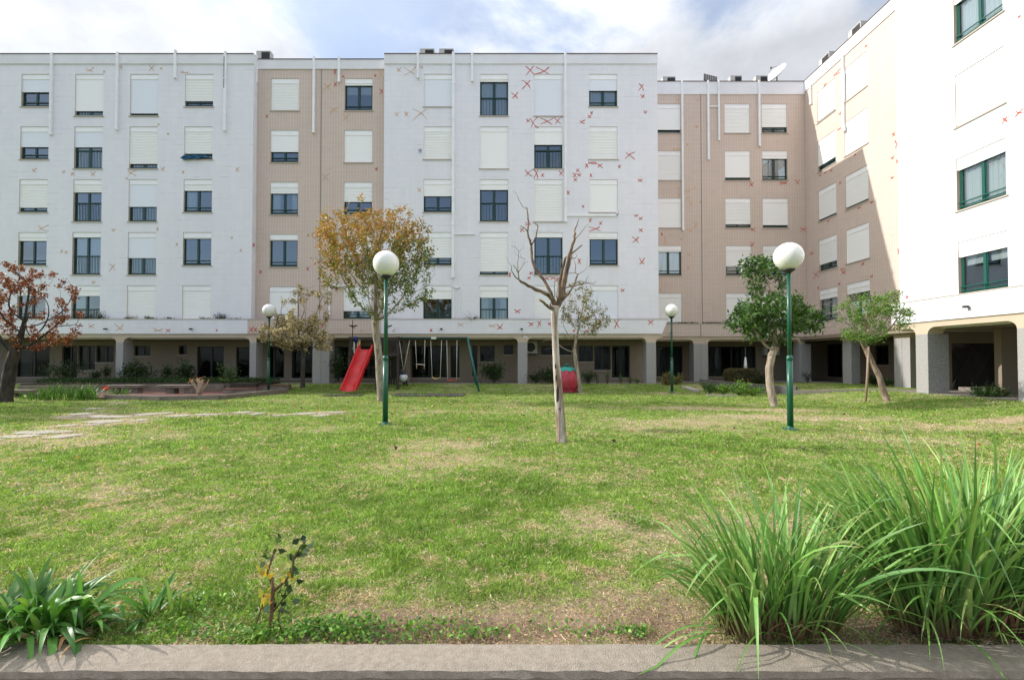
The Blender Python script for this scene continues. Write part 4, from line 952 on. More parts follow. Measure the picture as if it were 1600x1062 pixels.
# pale blossoming bushy tree
def col_tan(P, n): return pal(n, [(.55,.43,.28),(.74,.64,.48),(.32,.21,.12),(.42,.36,.14),(.10,.10,.04)], [4,3.5,2.5,2,1.5])
tree('bushy_tree', 'low bushy tree with dry tan leaves behind the far left globe lamp', (473,602), 22.4, [(473,590),(474,570),(473,552)], (.11,.09),
 [(462,522,52,26,1.3,.62),(465,500,38,22,1.0,.18),(500,540,18,10,.7,.05),(480,468,45,26,1.0,.15)], 900, (13000,.085,.055,col_tan,.07,.013,-.1), BARKD, D=.17, dk=.26, group='garden trees',
 leafsel=lambda P, t: np.where(P[:, 2] > onY(470, 492, 22.4).z, .25, 1.0))
# small slim tree right of the dead one
Ys = onG(907, 613).y
def col_small(P, n):
    c = pal(n, [(.13,.15,.04),(.22,.22,.06),(.42,.36,.09),(.30,.14,.07),(.07,.09,.03)], [4,3,2,2,2]); return c
tree('slim_tree', 'slim pale-barked young tree with sparse mottled leaves in front of the round red playhouse', (907,613), None, [(903,585),(899,562),(898,545)], (.10,.075),
 [(905,480,34,36,1.0,.5),(925,500,28,28,.9,.25),(880,510,24,24,.8,.1),(912,450,16,14,.5,.08),(860,535,25,16,.5,.07)], 520, (2000,.095,.055,col_small,.06,.013,-.1), BARKP, D=.17, dk=.28, group='garden trees',
 leafsel=lambda P, t: np.where((P[:, 0] < onY(880, 500, Ys).x), .06, 1.0))
# glossy green two-tier tree
def col_glossy(P, n): return pal(n, [(.035,.085,.018),(.06,.13,.025),(.095,.19,.035),(.15,.25,.06)], [4,4,2.5,1])
tree('evergreen_tree', 'glossy dark green tree with a two-tier crown beside the nearer right globe lamp', (1210,635), None, [(1203,600),(1202,575),(1206,555),(1212,540)], (.120,.11),
 [(1205,490,52,34,1.25,.44),(1250,500,26,22,.9,.14),(1163,500,22,18,.8,.10),(1188,424,30,24,.8,.22),(1212,430,18,16,.5,.06),(1278,503,9,8,.4,.02),(1200,530,30,14,.7,.04)], 700, (5600,.155,.065,col_glossy,.09,.02,-.15), BARKP, D=.2, dk=.28, group='garden trees', leafm=LEAFG)
# leaning green tree with bare side branches and a stake
Yg = onG(1386, 618).y
def col_light(P, n): return pal(n, [(.075,.17,.02),(.13,.25,.03),(.20,.33,.05),(.25,.14,.05)], [4,4,2,.5])
def bare(t, bm):
    mb = MB(); rr = random.Random(9)
    mains = [[(1352,540),(1338,517),(1318,508),(1302,499),(1286,495)],[(1338,517),(1326,500),(1313,478),(1303,474)],[(1330,512),(1330,490),(1322,470),(1313,462)],[(1338,517),(1342,497),(1336,478),(1338,468)],[(1318,508),(1303,512),(1287,511)],[(1345,525),(1352,500),(1345,484)],[(1313,490),(1306,486),(1297,490)]]
    for k, c in enumerate(mains):
        pts = [onY(x, y, Yg) + Vector((0, .12*j*(1 if k % 2 else -1), 0)) for j, (x, y) in enumerate(c)]
        mb.tube(pts, [.032-.026*j/(len(pts)-1) if k == 0 else .016-.011*j/(len(pts)-1) for j in range(len(pts))], 5, wob=.1, seed=k)
        for j in range(1, len(pts)):
            for _ in range(3):
                d = Vector((rr.uniform(-1, .4), rr.uniform(-.6, .6), rr.uniform(-.2, 1))).normalized()*rr.uniform(.15, .4); mb.tube([pts[j], pts[j]+d*.6, pts[j]+d+Vector((0, 0, .04))], [.006, .004, .002], 3, cap=False)
    mb.build('bare_branches', bark('bare_grey', (.42,.36,.31), (.25,.2,.17)), t)
tree('leaning_tree', 'leaning tree with a flat light green crown and bare branches, propped by a stake', (1386,618), None, [(1374,590),(1362,565),(1353,545),(1346,530)], (.10,.08),
 [(1355,478,34,20,1.1,.33),(1378,500,36,18,1.0,.22),(1400,483,28,12,.7,.14),(1350,520,30,18,.9,.20),(1420,492,8,7,.3,.03),(1335,470,14,10,.5,.06)], 560, (4600,.095,.035,col_light,.08,.018,-.2), bark('bark_brown', (.34,.25,.19), (.16,.11,.08)), D=.18, dk=.27, group='garden trees', extra=bare)
p = onG(1352, 617); q = onY(1357, 541, Yg-.1); s = MB().tube([p-Vector((0,0,.15)), p.lerp(q, .5)+Vector((.02,0,0)), q], [.04,.037,.033], 8, wob=.05).build('tree_stake', STAKEM, origin=p)
tag(s, 'wooden stake leaning against the leaning light green tree', 'stake')
# tree beyond the left edge whose shade falls on the path
tree('garden_tree', 'spreading green tree just beyond the left edge whose shade falls over the stone path', (-250,640), None, [(-250,600),(-248,560),(-245,530)], (.2,.15),
 [(-240,450,130,75,2.6,1)], 500, (9000,.18,.11,lambda P, n: pal(n, GREENS),.10,.03,-.1), BARKD, D=.26, dk=.45, group='garden trees')

# ---- the dead tree, limb by limb
Yd = onG(878, 690).y; base = onG(878, 690); dt = thing('dead_tree', base, 'bare dead tree with a pale peeling trunk standing in the middle of the lawn', 'tree')
def Z1(x, y): return (780 + x/5.056, 290 + y/5.057)
def limb(mb, pts, r, dy=0.0, seed=0, m=0, n=7, wob=.10):
    P = [onY(*Z1(x, y), Yd + dy*i/max(1, len(pts)-1)) for i, (x, y) in enumerate(pts)]
    fine = [P[0]]; rr = [r[0]]; rd = random.Random(seed); L_ = len(P)-1
    for i in range(L_):
        for k in (1, 2, 3):
            f = k/3; tt = (i+f)/L_; fine.append(P[i].lerp(P[i+1], f) + (Vector((rd.uniform(-1, 1), rd.uniform(-1, 1), rd.uniform(-1, 1)))*r[0]*.18 if k < 3 else Vector((0, 0, 0)))); rr.append(r[0] + (r[1]-r[0])*tt)
    mb.tube(fine, [q*.84 for q in rr], n, m, wob=wob, seed=seed); return fine
tk = MB()
tp = [(878,690,8.9),(877.5,683,8.2),(876.5,665,7.4),(874.5,640,7.0),(873,615,6.6),(871,590,5.9),(869,565,5.4),(868,540,5.1),(867,515,4.9),(866.5,500,5.2),(867,488,6.2),(868,478,6.8)]
P = [onY(x, y, Yd) for x, y, _ in tp]; P[0].z -= .03
fine, rr = [], []
for i in range(len(P)-1):
    for k in range(4): fine.append(P[i].lerp(P[i+1], k/4)); rr.append((tp[i][2]+(tp[i+1][2]-tp[i][2])*k/4)*Yd/FPX)
fine.append(P[-1]); rr.append(tp[-1][2]*Yd/FPX)
tk.tube(fine, rr, 14, wob=.045, seed=4)
for (x, y, l, w) in ((871.5,615,.16,.025),(874.5,640,.05,.018),(868,572,.05,.012),(869,590,.06,.012)):
    c = onY(x, y, Yd - rr[0]*.75); tk.add([c+Vector((-w,0,-l)), c+Vector((w*.8,0,-l*.8)), c+Vector((w,-.008,l*.3)), c+Vector((0,-.004,l)), c+Vector((-w*1.1,-.006,l*.4))], [(0,1,2,3,4)], 1)
tk.build('trunk', [DEADB, BARKD], dt)
br = MB(); s = Yd/FPX
limb(br, [(445,960),(420,900),(395,865),(300,825),(255,800),(190,765),(158,745)], (.055,.022), -.5, 1)
limb(br, [(158,745),(125,720),(98,672),(95,630)], (.017,.005), -.1, 2, n=5); limb(br, [(158,745),(150,690),(135,655),(108,628)], (.015,.006), -.1, 3, n=5)
limb(br, [(150,690),(175,650),(200,610),(224,600)], (.010,.004), .1, 4, n=4); limb(br, [(150,690),(145,620),(152,560),(155,520),(130,490),(95,474)], (.009,.004), .1, 5, n=4)
limb(br, [(155,520),(190,500),(192,455)], (.004,.0018), .1, 6, n=3); limb(br, [(130,490),(118,458)], (.004,.0018), 0, 7, n=3); limb(br, [(152,560),(205,580),(190,610),(172,605)], (.005,.002), .1, 8, n=3); limb(br, [(152,560),(125,535),(118,505)], (.004,.0018), 0, 9, n=3)
limb(br, [(95,630),(70,600),(55,545)], (.004,.0015), 0, 10, n=3); limb(br, [(165,540),(178,570),(205,585)], (.004,.002), 0, 11, n=3)
limb(br, [(440,930),(410,850),(350,740),(290,665),(262,590),(256,520),(254,470)], (.040,.028), .3, 12)
limb(br, [(254,470),(232,410),(225,360),(232,290),(222,210),(217,172)], (.026,.012), .1, 13); limb(br, [(225,362),(200,335),(165,318)], (.014,.006), -.1, 14, n=5)
limb(br, [(217,185),(185,165),(158,120),(140,70),(110,42)], (.007,.003), 0, 15, n=4); limb(br, [(256,470),(290,410),(298,360),(307,315)], (.017,.012), .15, 16, n=6); limb(br, [(307,318),(285,300),(258,290)], (.011,.005), .1, 17, n=5)
limb(br, [(254,470),(240,440),(258,428)], (.015,.008), 0, 18, n=5)
limb(br, [(455,960),(490,880),(505,790),(520,700),(545,600),(565,520),(590,440),(600,380)], (.062,.026), .1, 20)
limb(br, [(470,930),(478,850),(480,760),(500,660),(520,580),(530,565)], (.045,.018), -.35, 21); limb(br, [(500,900),(515,800),(540,680),(560,590),(580,520)], (.035,.018), .35, 22)
limb(br, [(600,385),(595,350),(615,310),(630,262)], (.022,.006), .1, 23, n=5); limb(br, [(606,415),(640,380),(675,335),(700,308)], (.013,.004), .2, 24, n=4)
limb(br, [(570,540),(600,515),(630,490),(656,470)], (.020,.012), -.1, 25, n=6); limb(br, [(565,570),(605,575),(612,545),(600,535)], (.008,.004), .2, 26, n=4)
limb(br, [(490,700),(488,640),(492,585)], (.013,.011), -.4, 27, n=6); limb(br, [(505,815),(560,795),(600,790),(660,775),(700,768),(745,775),(765,758)], (.017,.006), .2, 28, n=5)
limb(br, [(600,770),(640,755),(685,760),(690,735),(705,712)], (.010,.005), .2, 29, n=4); limb(br, [(500,905),(545,860),(590,790),(612,720),(625,700)], (.024,.014), .3, 30, n=6)
limb(br, [(625,700),(600,690),(560,690),(530,705)], (.009,.004), .2, 31, n=4); limb(br, [(600,690),(605,630),(592,590),(575,570)], (.008,.004), .2, 32, n=4); limb(br, [(625,700),(660,680),(690,655),(697,560)], (.006,.002), .1, 33, n=3)
limb(br, [(430,985),(390,960),(355,925),(318,900)], (.036,.024), -.3, 34); limb(br, [(415,965),(400,935),(412,925)], (.02,.008), -.3, 35, n=5)
limb(br, [(460,930),(455,880),(462,800)], (.020,.004), -.2, 36, n=5); limb(br, [(440,880),(436,800),(440,740)], (.010,.002), -.2, 37, n=4); limb(br, [(465,920),(470,820),(455,720),(452,640)], (.008,.0015), -.2, 38, n=3); limb(br, [(490,900),(520,870),(540,855)], (.02,.008), -.3, 39, n=5)
br.build('branches', DEADT, dt)

# ---- bushes and leafy plants
def bush(name, label, px, py, Y, w, h, n, size, wid, colf, group=None, leafm=LEAF, stems=6, d=None, loose=0.0, up=.3, clump=0.5, z=None, cat='shrub'):
    b = onY(px, py, Y) if Y else onG(px, py)
    if z is not None: b.z = z
    t = thing(name, b, label, cat, group); d = d or w*.8; mb = MB()
    K = max(5, int(stems)); tips = []
    for k in range(K):
        a = rng.uniform(0, 6.28); r = math.sqrt(rng.uniform(0, 1)); q = Vector((b.x+math.cos(a)*r*w*.42, b.y+math.sin(a)*r*d*.42, b.z+h*rng.uniform(.45, .92)*(1-.35*r)))
        p0 = b + Vector((rng.normal(0, .03), rng.normal(0, .03), -.03)); mb.tube([p0, p0.lerp(q, .5)+Vector((rng.normal(0, .03), rng.normal(0, .03), .03)), q], [.010, .007, .004], 4, cap=False); tips.append(q)
    mb.build('stem', BARKD, t)
    T = np.array(tips); k = rng.integers(0, len(T), n); f = rng.uniform(.35, 1.05, (n, 1)); base = np.array(b)
    P = base + (T[k]-base)*f + rng.normal(0, 1, (n, 3))*np.array([w, d, h])*.10*(1+loose); P[:, 2] = np.maximum(P[:, 2], b.z+.02)
    D = (P-base)*.8 + rng.normal(0, .5, (n, 3))*h + np.array([0, 0, up*h])
    V, F, cc = leaf_arrays(P, D, rng.uniform(.6, 1.3, n)*size, rng.uniform(.7, 1.2, n)*wid, colf(n)); np_mesh('foliage', V, F, leafm, cc, t); return t
dk_ = lambda n: pal(n, [(.018,.035,.010),(.03,.055,.014),(.045,.08,.02)]); md = lambda n: pal(n, [(.04,.09,.015),(.07,.13,.025),(.10,.17,.04)]); lt = lambda n: pal(n, [(.09,.19,.02),(.14,.26,.04),(.20,.30,.06)])
redc = lambda n: pal(n, [(.16,.07,.03),(.20,.17,.04),(.09,.11,.03),(.28,.20,.05)])
GR = 'shrubs growing along the arcade'
bush('shrub', 'dark spreading shrub at the foot of the first granite column from the left', 213, 594, 24.6, 1.9, 1.15, 900, .14, .07, dk_, GR, stems=12)
bush('shrub', 'dark shrub with a gnarled base left of the terrace against the arcade doors', 98, 592, 24.9, 2.1, 1.25, 700, .12, .05, dk_, GR, stems=12)
bush('shrub', 'tall dark shrub between two benches in front of the cream arcade wall', 288, 594, 24.8, 1.2, 1.25, 600, .15, .07, dk_, GR, stems=10)
bush('shrub', 'round-headed little shrub left of the first granite column', 165, 590, 24.9, .55, .75, 260, .11, .05, dk_, GR, stems=6)
bush('shrub', 'low tufted plant left of the round-headed little shrub', 151, 592, 24.7, .6, .45, 200, .14, .04, dk_, GR, stems=6)
bush('shrub', 'rounded dark shrub leaning left of the tall bench shrub', 259, 592, 24.9, .75, .85, 260, .12, .07, dk_, GR, stems=7)
bush('shrub', 'loose pale green shrub by the arcade door left of the far lamp', 355, 594, 24.4, 1.3, 1.1, 380, .11, .05, md, GR, stems=9)
bush('shrub', 'small yellow-green weed on the planted bank right of the pruned rose bush', 350, 599, 23.2, .4, .35, 110, .10, .04, lt, GR, stems=5)
bush('shrub', 'big dark rounded shrub between the swings and the middle granite column', 772, 596, 25.0, 1.55, 1.25, 1300, .12, .06, dk_, GR, stems=16)
bush('shrub', 'dark shrub rising behind the dead tree trunk near the playhouse', 862, 597, 25.0, 1.7, 1.15, 1100, .12, .06, dk_, GR, stems=15)
bush('shrub', 'low dark shrub just right of the middle granite column', 838, 597, 24.9, .9, .6, 420, .11, .05, dk_, GR, stems=9)
bush('shrub', 'dark feathery shrub right of the round red playhouse', 919, 598, 24.6, 1.0, .85, 700, .10, .03, dk_, GR, stems=12)
bush('shrub', 'dark ivy-like shrub right of the granite column behind the bushy tan tree', 528, 594, 24.9, 1.0, 1.9, 700, .12, .06, dk_, GR, stems=12)
for k, (px, h) in enumerate(((934,.75),(949,.9),(970,.45),(984,.4),(995,.3))):
    bush('weed', ['spindly weed against the cream wall beside the feathery shrub','tallest spindly weed against the cream wall under the arcade windows','low weed under the large arcade window','low weed below the arcade door edge','smallest weed beside the right granite column'][k], px, 598, 24.95, .35, h, 60, .09, .045, md, 'weeds along the cream wall', stems=4, cat='weed')
bush('shrub', 'reddish shrub at the foot of the far right globe lamp', 1043, 604, 24.0, 1.0, .85, 700, .09, .05, redc, GR, stems=12)
bush('shrub', 'yellow-green shrub right behind the far right globe lamp', 1058, 604, 24.4, .7, .8, 420, .09, .05, lambda n: pal(n, [(.15,.17,.03),(.09,.12,.03),(.22,.14,.05)]), GR, stems=9)
def hedge(px0, px1, py, h, Y):
    a, b_ = onY(px0, py, Y), onY(px1, py, Y); c = (a+b_)/2; w = (b_.x-a.x); t = thing('hedge', c, 'clipped olive-brown hedge in front of the dark arcade glass', 'hedge')
    n = 4200; P = rng.uniform(-1, 1, (n, 3)); k = rng.integers(0, 3, n); sg = np.sign(rng.uniform(-1, 1, n)); P[np.arange(n), k] = np.where(k == 2, 1, sg)*rng.uniform(.86, 1.02, n)
    rr = unit(np.sign(P)*np.abs(P)**1.0); m_ = np.minimum(1, 1.28/np.linalg.norm(P, axis=1))[:, None]; P = P*m_
    P = np.array([c.x, c.y, c.z+h*.5]) + P*np.array([w*.5, .38, h*.5]); V, F, cc = leaf_arrays(P, rng.normal(0, 1, (n, 3))+[0,0,.4], .06, .035, pal(n, [(.10,.10,.03),(.07,.09,.025),(.15,.12,.04),(.12,.07,.03)])); np_mesh('foliage', V, F, LEAF, cc, t)
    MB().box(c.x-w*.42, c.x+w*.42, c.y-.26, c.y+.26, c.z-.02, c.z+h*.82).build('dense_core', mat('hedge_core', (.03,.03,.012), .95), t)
hedge(1133, 1184, 600, .82, 25.6)
bush('flowering_shrub', 'dark shrub with red flower spikes behind the trunk of the two-tier tree', 1191, 603, 24.6, 1.1, .9, 650, .14, .05, lambda n: pal(n, [(.02,.04,.012),(.03,.05,.02),(.35,.06,.03)], [5,4,.6]), GR, stems=11)
bush('flowering_plant', 'leafy bright plant at the left end of the small flower bed', 1108, 614, 20.6, .7, .55, 480, .10, .05, md, 'flower bed plants', stems=8)
bush('flowering_plant', 'lettuce-green plant in the middle of the small flower bed', 1130, 615, 20.3, .75, .42, 480, .12, .05, lt, 'flower bed plants', stems=9)
bush('flowering_plant', 'bright green plant with white blooms at the right end of the small flower bed', 1154, 615.5, 20.2, .85, .62, 700, .12, .05, lambda n: pal(n, [(.12,.24,.03),(.18,.32,.05),(.75,.72,.75)], [5,4,.5]), 'flower bed plants', stems=10)
bush('flowering_plant', 'spreading green plant merging into long grass right of the flower bed', 1178, 617, 19.9, 1.0, .35, 500, .12, .03, lt, 'flower bed plants', stems=10, up=.9)
bush('oleander_shrub', 'small oleander-like shrub with upright leaves in front of the right arcade', 1549, 626, 15.6, 1.05, .58, 620, .17, .035, lambda n: pal(n, [(.035,.08,.02),(.06,.12,.03),(.09,.16,.04)]), None, stems=16, up=.5, leafm=LEAFG)
bush('shrub', 'small dark plant on the shaded grass under the side wing', 1262, 597, 26.5, .7, .75, 150, .10, .04, dk_, GR, stems=7)
bush('shrub', 'broad-leaved dark plant between the side wing columns left of the leaning tree base', 1364, 600, 22.3, .9, .4, 260, .16, .05, dk_, GR, stems=7)
bush('shrub', 'green leafy plant beside the double granite column of the side wing', 1385, 601, 22.0, .7, .35, 260, .14, .04, md, GR, stems=7)
# pruned bush in front of the terrace
p = onG(311, 624); t = thing('pruned_rose_bush', p, 'pruned leafless rose bush with a few orange leaves in front of the terrace', 'shrub'); mb = MB(); tips = []
for k in range(16):
    a = rng.uniform(-1, 1); q0 = p+Vector((rng.normal(0, .03), rng.normal(0, .03), -.02)); q1 = p+Vector((a*.12, rng.uniform(-.1, .1), .28+rng.uniform(0, .15))); q2 = p+Vector((a*.33+rng.normal(0, .04), rng.uniform(-.25, .25), .55+rng.uniform(0, .28))); mb.tube([q0, q1, q2], [.022, .015, .007], 5, wob=.12, seed=k); tips.append(q2)
    for _ in range(2): dd = Vector((rng.normal(0, .09), rng.normal(0, .06), .12)); mb.tube([q1.lerp(q2, .6), q1.lerp(q2, .6)+dd], [.007, .003], 3)
mb.build('stem', STAKEM, t); Pn = np.array(tips)[rng.integers(0, 16, 60)]+rng.normal(0, .04, (60, 3)); V, F, cc = leaf_arrays(Pn, rng.normal(0, 1, (60, 3)), .06, .04, pal(60, [(.5,.2,.06),(.4,.08,.04),(.5,.4,.25)])); np_mesh('leaves', V, F, LEAF, cc, t)
# planter plants on the fascia
zp = ZF1 - .13
for k, (px, w, h, cf, lb) in enumerate(((128,.9,.5,dk_,'dark mound of foliage in the planter left of the first floor windows'),(155,1.3,.62,dk_,'larger dark mound in the planter under the second window column'),(205,.9,.42,redc,'rounded brownish plant in the planter under the third window column'),(232,.7,.4,md,'wispy pale plant in the planter under the third window column'),(262,.8,.3,dk_,'low dark plant in the planter between third and fourth window columns'),(322,.9,.36,md,'low green plant in the planter under the fourth window column'),(345,1.0,.58,dk_,'twiggy dark plant in the planter right of the fourth window column'),(372,1.2,.25,dk_,'flat green mat in the planter at the left block corner'),(-5,1.2,.7,dk_,'dark mound in the planter behind the coppery tree'),(95,1.2,.6,dk_,'dark planter mound just right of the coppery tree crown'))):
    bush('planter_shrub', lb, px, 496, YM-.17, w, h, 330, .07, .035, cf, 'plants in the facade planters', stems=9, d=.2, z=zp, cat='plant')
for k, (x0, x1, lb) in enumerate(((1040,1090,'low strip of green groundcover in the rear planter left of the expansion joint'),(1098,1150,'low strip of green groundcover in the rear planter behind the two-tier tree'))):
    a, e = onY(x0, 504, YK-.17), onY(x1, 504, YK-.17); n = 900; P = np.stack([rng.uniform(a.x, e.x, n), rng.uniform(YK-.30, YK-.06, n), zkf1-.12+rng.uniform(0, .22, n)*np.abs(np.sin(np.linspace(0, 3.1, n)))], 1)
    P[:, 2] = zkf1-.12+rng.uniform(0, .24, n); V, F, cc = leaf_arrays(P, rng.normal(0, 1, (n, 3))+[0,0,.8], .07, .03, pal(n, [(.03,.06,.015),(.05,.09,.02)])); o = np_mesh('groundcover', V, F, LEAF, cc, origin=a); tag(o, lb, 'plant', 'plants in the facade planters')
def fronds(name, label, base, n, L_, wd, cols, up=.9, droop=.5, seg=7, cat='plant', group=None, spread=.05, matx=STRAP, lean=(0, 0), arr=None, vary=.25, parent=None):
    """arching strap leaves with a V fold"""
    V = []; F = []; CO = []; bs = np.array(base)
    for k in range(n):
        a = rng.uniform(0, 2*math.pi); r = math.sqrt(rng.uniform(0, 1)); sx, sy = (spread if isinstance(spread, tuple) else (spread, spread))
        p = bs + np.array([math.cos(a)*r*sx, math.sin(a)*r*sy, -.01]); outw = np.array([math.cos(a)*sx, math.sin(a)*sy])/max(sx, sy); az = a + rng.normal(0, .7); tilt = (1-up)*rng.uniform(.2, 1.4)*(.35+.65*r)*1.5
        d = np.array([math.cos(az)*math.sin(tilt)+lean[0], math.sin(az)*math.sin(tilt)+lean[1], math.cos(tilt)]); d /= np.linalg.norm(d); LL = L_*rng.uniform(1-vary*1.6, 1+vary); w = wd*rng.uniform(.65, 1.2); dr = droop*rng.uniform(.3, 1.7)*LL
        c = cols(1)[0]; side = np.cross(d, [0, 0, 1.0]); side = side/max(np.linalg.norm(side), 1e-6) if np.linalg.norm(side) > .05 else np.array([math.cos(az+1.57), math.sin(az+1.57), 0]); tw = rng.normal(0, .5)
        kink = rng.uniform() < .10; o = len(V); bot = np.array([.20,.10,.07]) if name == 'blades' else c*.7
        for i in range(seg+1):
            f = i/seg; ang = dr/LL*2.2*f**1.6 + (1.1 if kink and f > .72 else 0); hd = d[:2]/max(np.linalg.norm(d[:2]), 1e-6); t0 = math.acos(np.clip(d[2], -1, 1)); tt = min(t0+ang, 2.9); dd = np.array([hd[0]*math.sin(tt), hd[1]*math.sin(tt), math.cos(tt)])
            if i: p = p + dd*LL/seg
            if p[2] < bs[2]+.01: p[2] = bs[2]+.01
            ww = w*(.5+.8*f if f < .4 else .82*(1-((f-.4)/.6)**1.8)+.03)*.5; nn = np.cross(side, dd); s2 = side*math.cos(tw*f)+nn*math.sin(tw*f)
            V += [p - s2*ww + nn*ww*.35, p, p + s2*ww + nn*ww*.35]; cc = bot*(1-min(f*5, 1))+c*min(f*5, 1)
            if f > .97 and rng.uniform() < .5: cc = np.array([.42,.28,.15])
            CO += [cc*.92, cc*1.1, cc*.92]
            if i: q = o+3*(i-1); F += [(q, q+1, q+4, q+3), (q+1, q+2, q+5, q+4)]
    o = np_mesh(name, np.array(V), np.array(F), matx, np.array(CO), parent=parent, origin=(None if parent else Vector(base)), smooth=True)
    if not parent: tag(o, label, cat, group)
    return o
p = onY(738, 497, YM-.17); fronds('potted_palm', 'small palm-like plant in the planter between two windows of the middle block', (p.x, p.y, zp), 34, .62, .05, dk_, up=.45, droop=.8, spread=.05)
p = onX(1497, 452, XW-.17); fronds('planter_sprout', 'small spiky sprout in the planter under the lowest window of the white side wing', (p.x, p.y, ZF1-.12), 14, .34, .03, md, up=.3, droop=.5, spread=.06)
for k, (px, lb) in enumerate(((80,'shaded iris-like clump in front of the left stone slab bench'),(118,'shaded iris-like clump left of the red flower'),(142,'shaded iris-like clump directly beside the red flower'),(50,'low shaded leafy clump nearest the coppery tree trunk'),(186,'small yellow-green leafy clump in front of the left bench legs'))):
    p = onG(px, 625 if k < 4 else 619); fronds('iris_clump', lb, p, 70 if k < 3 else 45, .62 if k < 3 else .35, .035, lambda n: pal(n, [(.06,.15,.02),(.10,.22,.03)]) if True else 0, up=.78, droop=.25, spread=(.42, .2), group='iris clumps in front of the terrace')
p = onG(165, 621); t = thing('flowering_rose', p, 'single red flower on a thin stem in front of the terrace', 'flower'); MB().tube([p, p+Vector((.02,0,.2)), p+Vector((0,0,.34))], .008, 5).build('stem', BARKD, t)
V, F, cc = leaf_arrays(np.array(p)+[0,0,.36]+rng.normal(0, .03, (40,3)), rng.normal(0, 1, (40,3)), .08, .07, pal(40, [(.6,.01,.01)])); np_mesh('bloom', V, F, LEAF, cc, t)
# foreground clumps
lemon = lambda n: pal(n, [(.14,.29,.06),(.19,.36,.08),(.27,.43,.13),(.09,.20,.045),(.36,.44,.15)], [4,4,2,2,1], .18)
def lemongrass(px, py, Yc, sx, sy, n, L_, label, up=.74):
    b = Vector(onY(px, py, Yc)); b.z = .02; t = thing('lemongrass_clump', b, label, 'ornamental grass', 'lemongrass clumps behind the low wall')
    for q in (-1, 1): fronds('blades', None, b+Vector((q*sx*.55, 0, 0)), n//2, L_, .026, lemon, up=up+.05, droop=.34, seg=11, spread=(sx*.6, sy), parent=t, vary=.25, lean=(.20*q, 0))
    fronds('blades', None, b, n//4, L_*.8, .016, lemon, up=up-.35, droop=.62, seg=10, spread=(sx*1.1, sy*1.1), parent=t, vary=.3)
    fronds('dry_stalks', None, b, n//2, L_*.22, .022, lambda k: pal(k, [(.22,.12,.07),(.32,.20,.12),(.12,.06,.04)]), up=.7, droop=.1, seg=3, spread=(sx*1.05, sy*1.05), parent=t)
lemongrass(1214, 998, 2.64, .29, .11, 240, .79, 'smaller sparser lemongrass clump with wide-arching blades behind the low wall', .70)
lemongrass(1518, 998, 2.72, .42, .17, 760, .94, 'largest and densest lemongrass clump at the right edge behind the low wall', .80)
aga = lambda n: pal(n, [(.05,.15,.022),(.075,.20,.03),(.12,.28,.05),(.22,.36,.07)], [4,4,2.5,1], .18)
b = Vector(onY(50, 1000, 2.66)); b.z = .02; t = thing('agapanthus_clump', b, 'clump of dark glossy strap-leaved agapanthus at the bottom left corner', 'plant')
fronds('strap_leaves', None, b, 200, .33, .042, aga, up=.46, droop=.6, seg=9, spread=(.36, .13), parent=t, vary=.3)
fronds('yellowed_leaves', None, b+Vector((.40, 0, 0)), 4, .28, .03, lambda n: pal(n, [(.55,.32,.12)]), up=.3, droop=.6, seg=7, spread=(.15, .1), parent=t)
b = Vector(onY(236, 1000, 2.8)); b.z = .02; fronds('strap_leaf_sprout', 'short flat sprout of strap leaves to the right of the agapanthus', b, 18, .20, .03, aga, up=.08, droop=.4, seg=7, spread=(.08, .06))
b = Vector(onG(276, 965)); fronds('lily_sprout', 'small upright two-bladed sprout on the grass right of the agapanthus', b, 6, .22, .035, lt, up=.8, droop=.1, seg=6, spread=(.05, .03))
# young shrub with yellow leaves
b = Vector(onG(425, 985)); t = thing('young_shrub', b, 'young shrub with yellow and dark curled leaves on a single brown stem in the foreground', 'shrub')
def PX(x, y, dy=0): return onY(x/2.667, 800+y/2.667, b.y+dy)
mb = MB(); mb.tube([b-Vector((0,0,.03)), PX(1130,440), PX(1135,380), PX(1138,320), PX(1133,268)], [.012,.011,.010,.009,.008], 8, wob=.1)
mb.tube([PX(1135,300), PX(1115,250), PX(1128,210), PX(1145,150)], [.008,.006,.005,.004], 5); mb.tube([PX(1138,330), PX(1185,290), PX(1215,250), PX(1225,190), PX(1262,130)], [.008,.007,.006,.005,.003], 5); mb.tube([PX(1133,420), PX(1180,360), PX(1200,300)], [.006,.005,.003], 5); mb.tube([b+Vector((-.10,0,0)), PX(1088,400), PX(1100,340)], [.005,.004,.003], 5)
mb.tube([b+Vector((.05,0,0)), PX(1160,440), PX(1175,380)], [.005,.004,.003], 5)
mb.build('stem', bark('young_stem', (.22,.12,.07), (.10,.05,.03), 20), t)
def blades_at(pts, n, size, colf, nm, sp=.02):
    P = np.repeat(np.array([PX(*q) for q in pts]), n, 0); P = P + rng.normal(0, sp, P.shape); D = rng.normal(0, 1, P.shape)+[0,0,.2]; V, F, cc = leaf_arrays(P, D, rng.uniform(.7,1.2,len(P))*size, size*.75, colf(len(P)), .5); np_mesh(nm, V, F, LEAFG, cc, t)
blades_at([(1100,245),(1102,270),(1108,335),(1110,350),(1110,390),(1185,240),(1170,260)], 3, .045, lambda n: pal(n, [(.62,.42,.03),(.55,.36,.05),(.42,.42,.08)]), 'yellow_leaves')
blades_at([(1145,150),(1140,175),(1130,190),(1262,130),(1250,150),(1235,180),(1225,195),(1215,265),(1210,280),(1150,370),(1165,400),(1205,350)], 4, .050, lambda n: pal(n, [(.02,.05,.015),(.035,.08,.02),(.08,.13,.03)]), 'green_leaves')

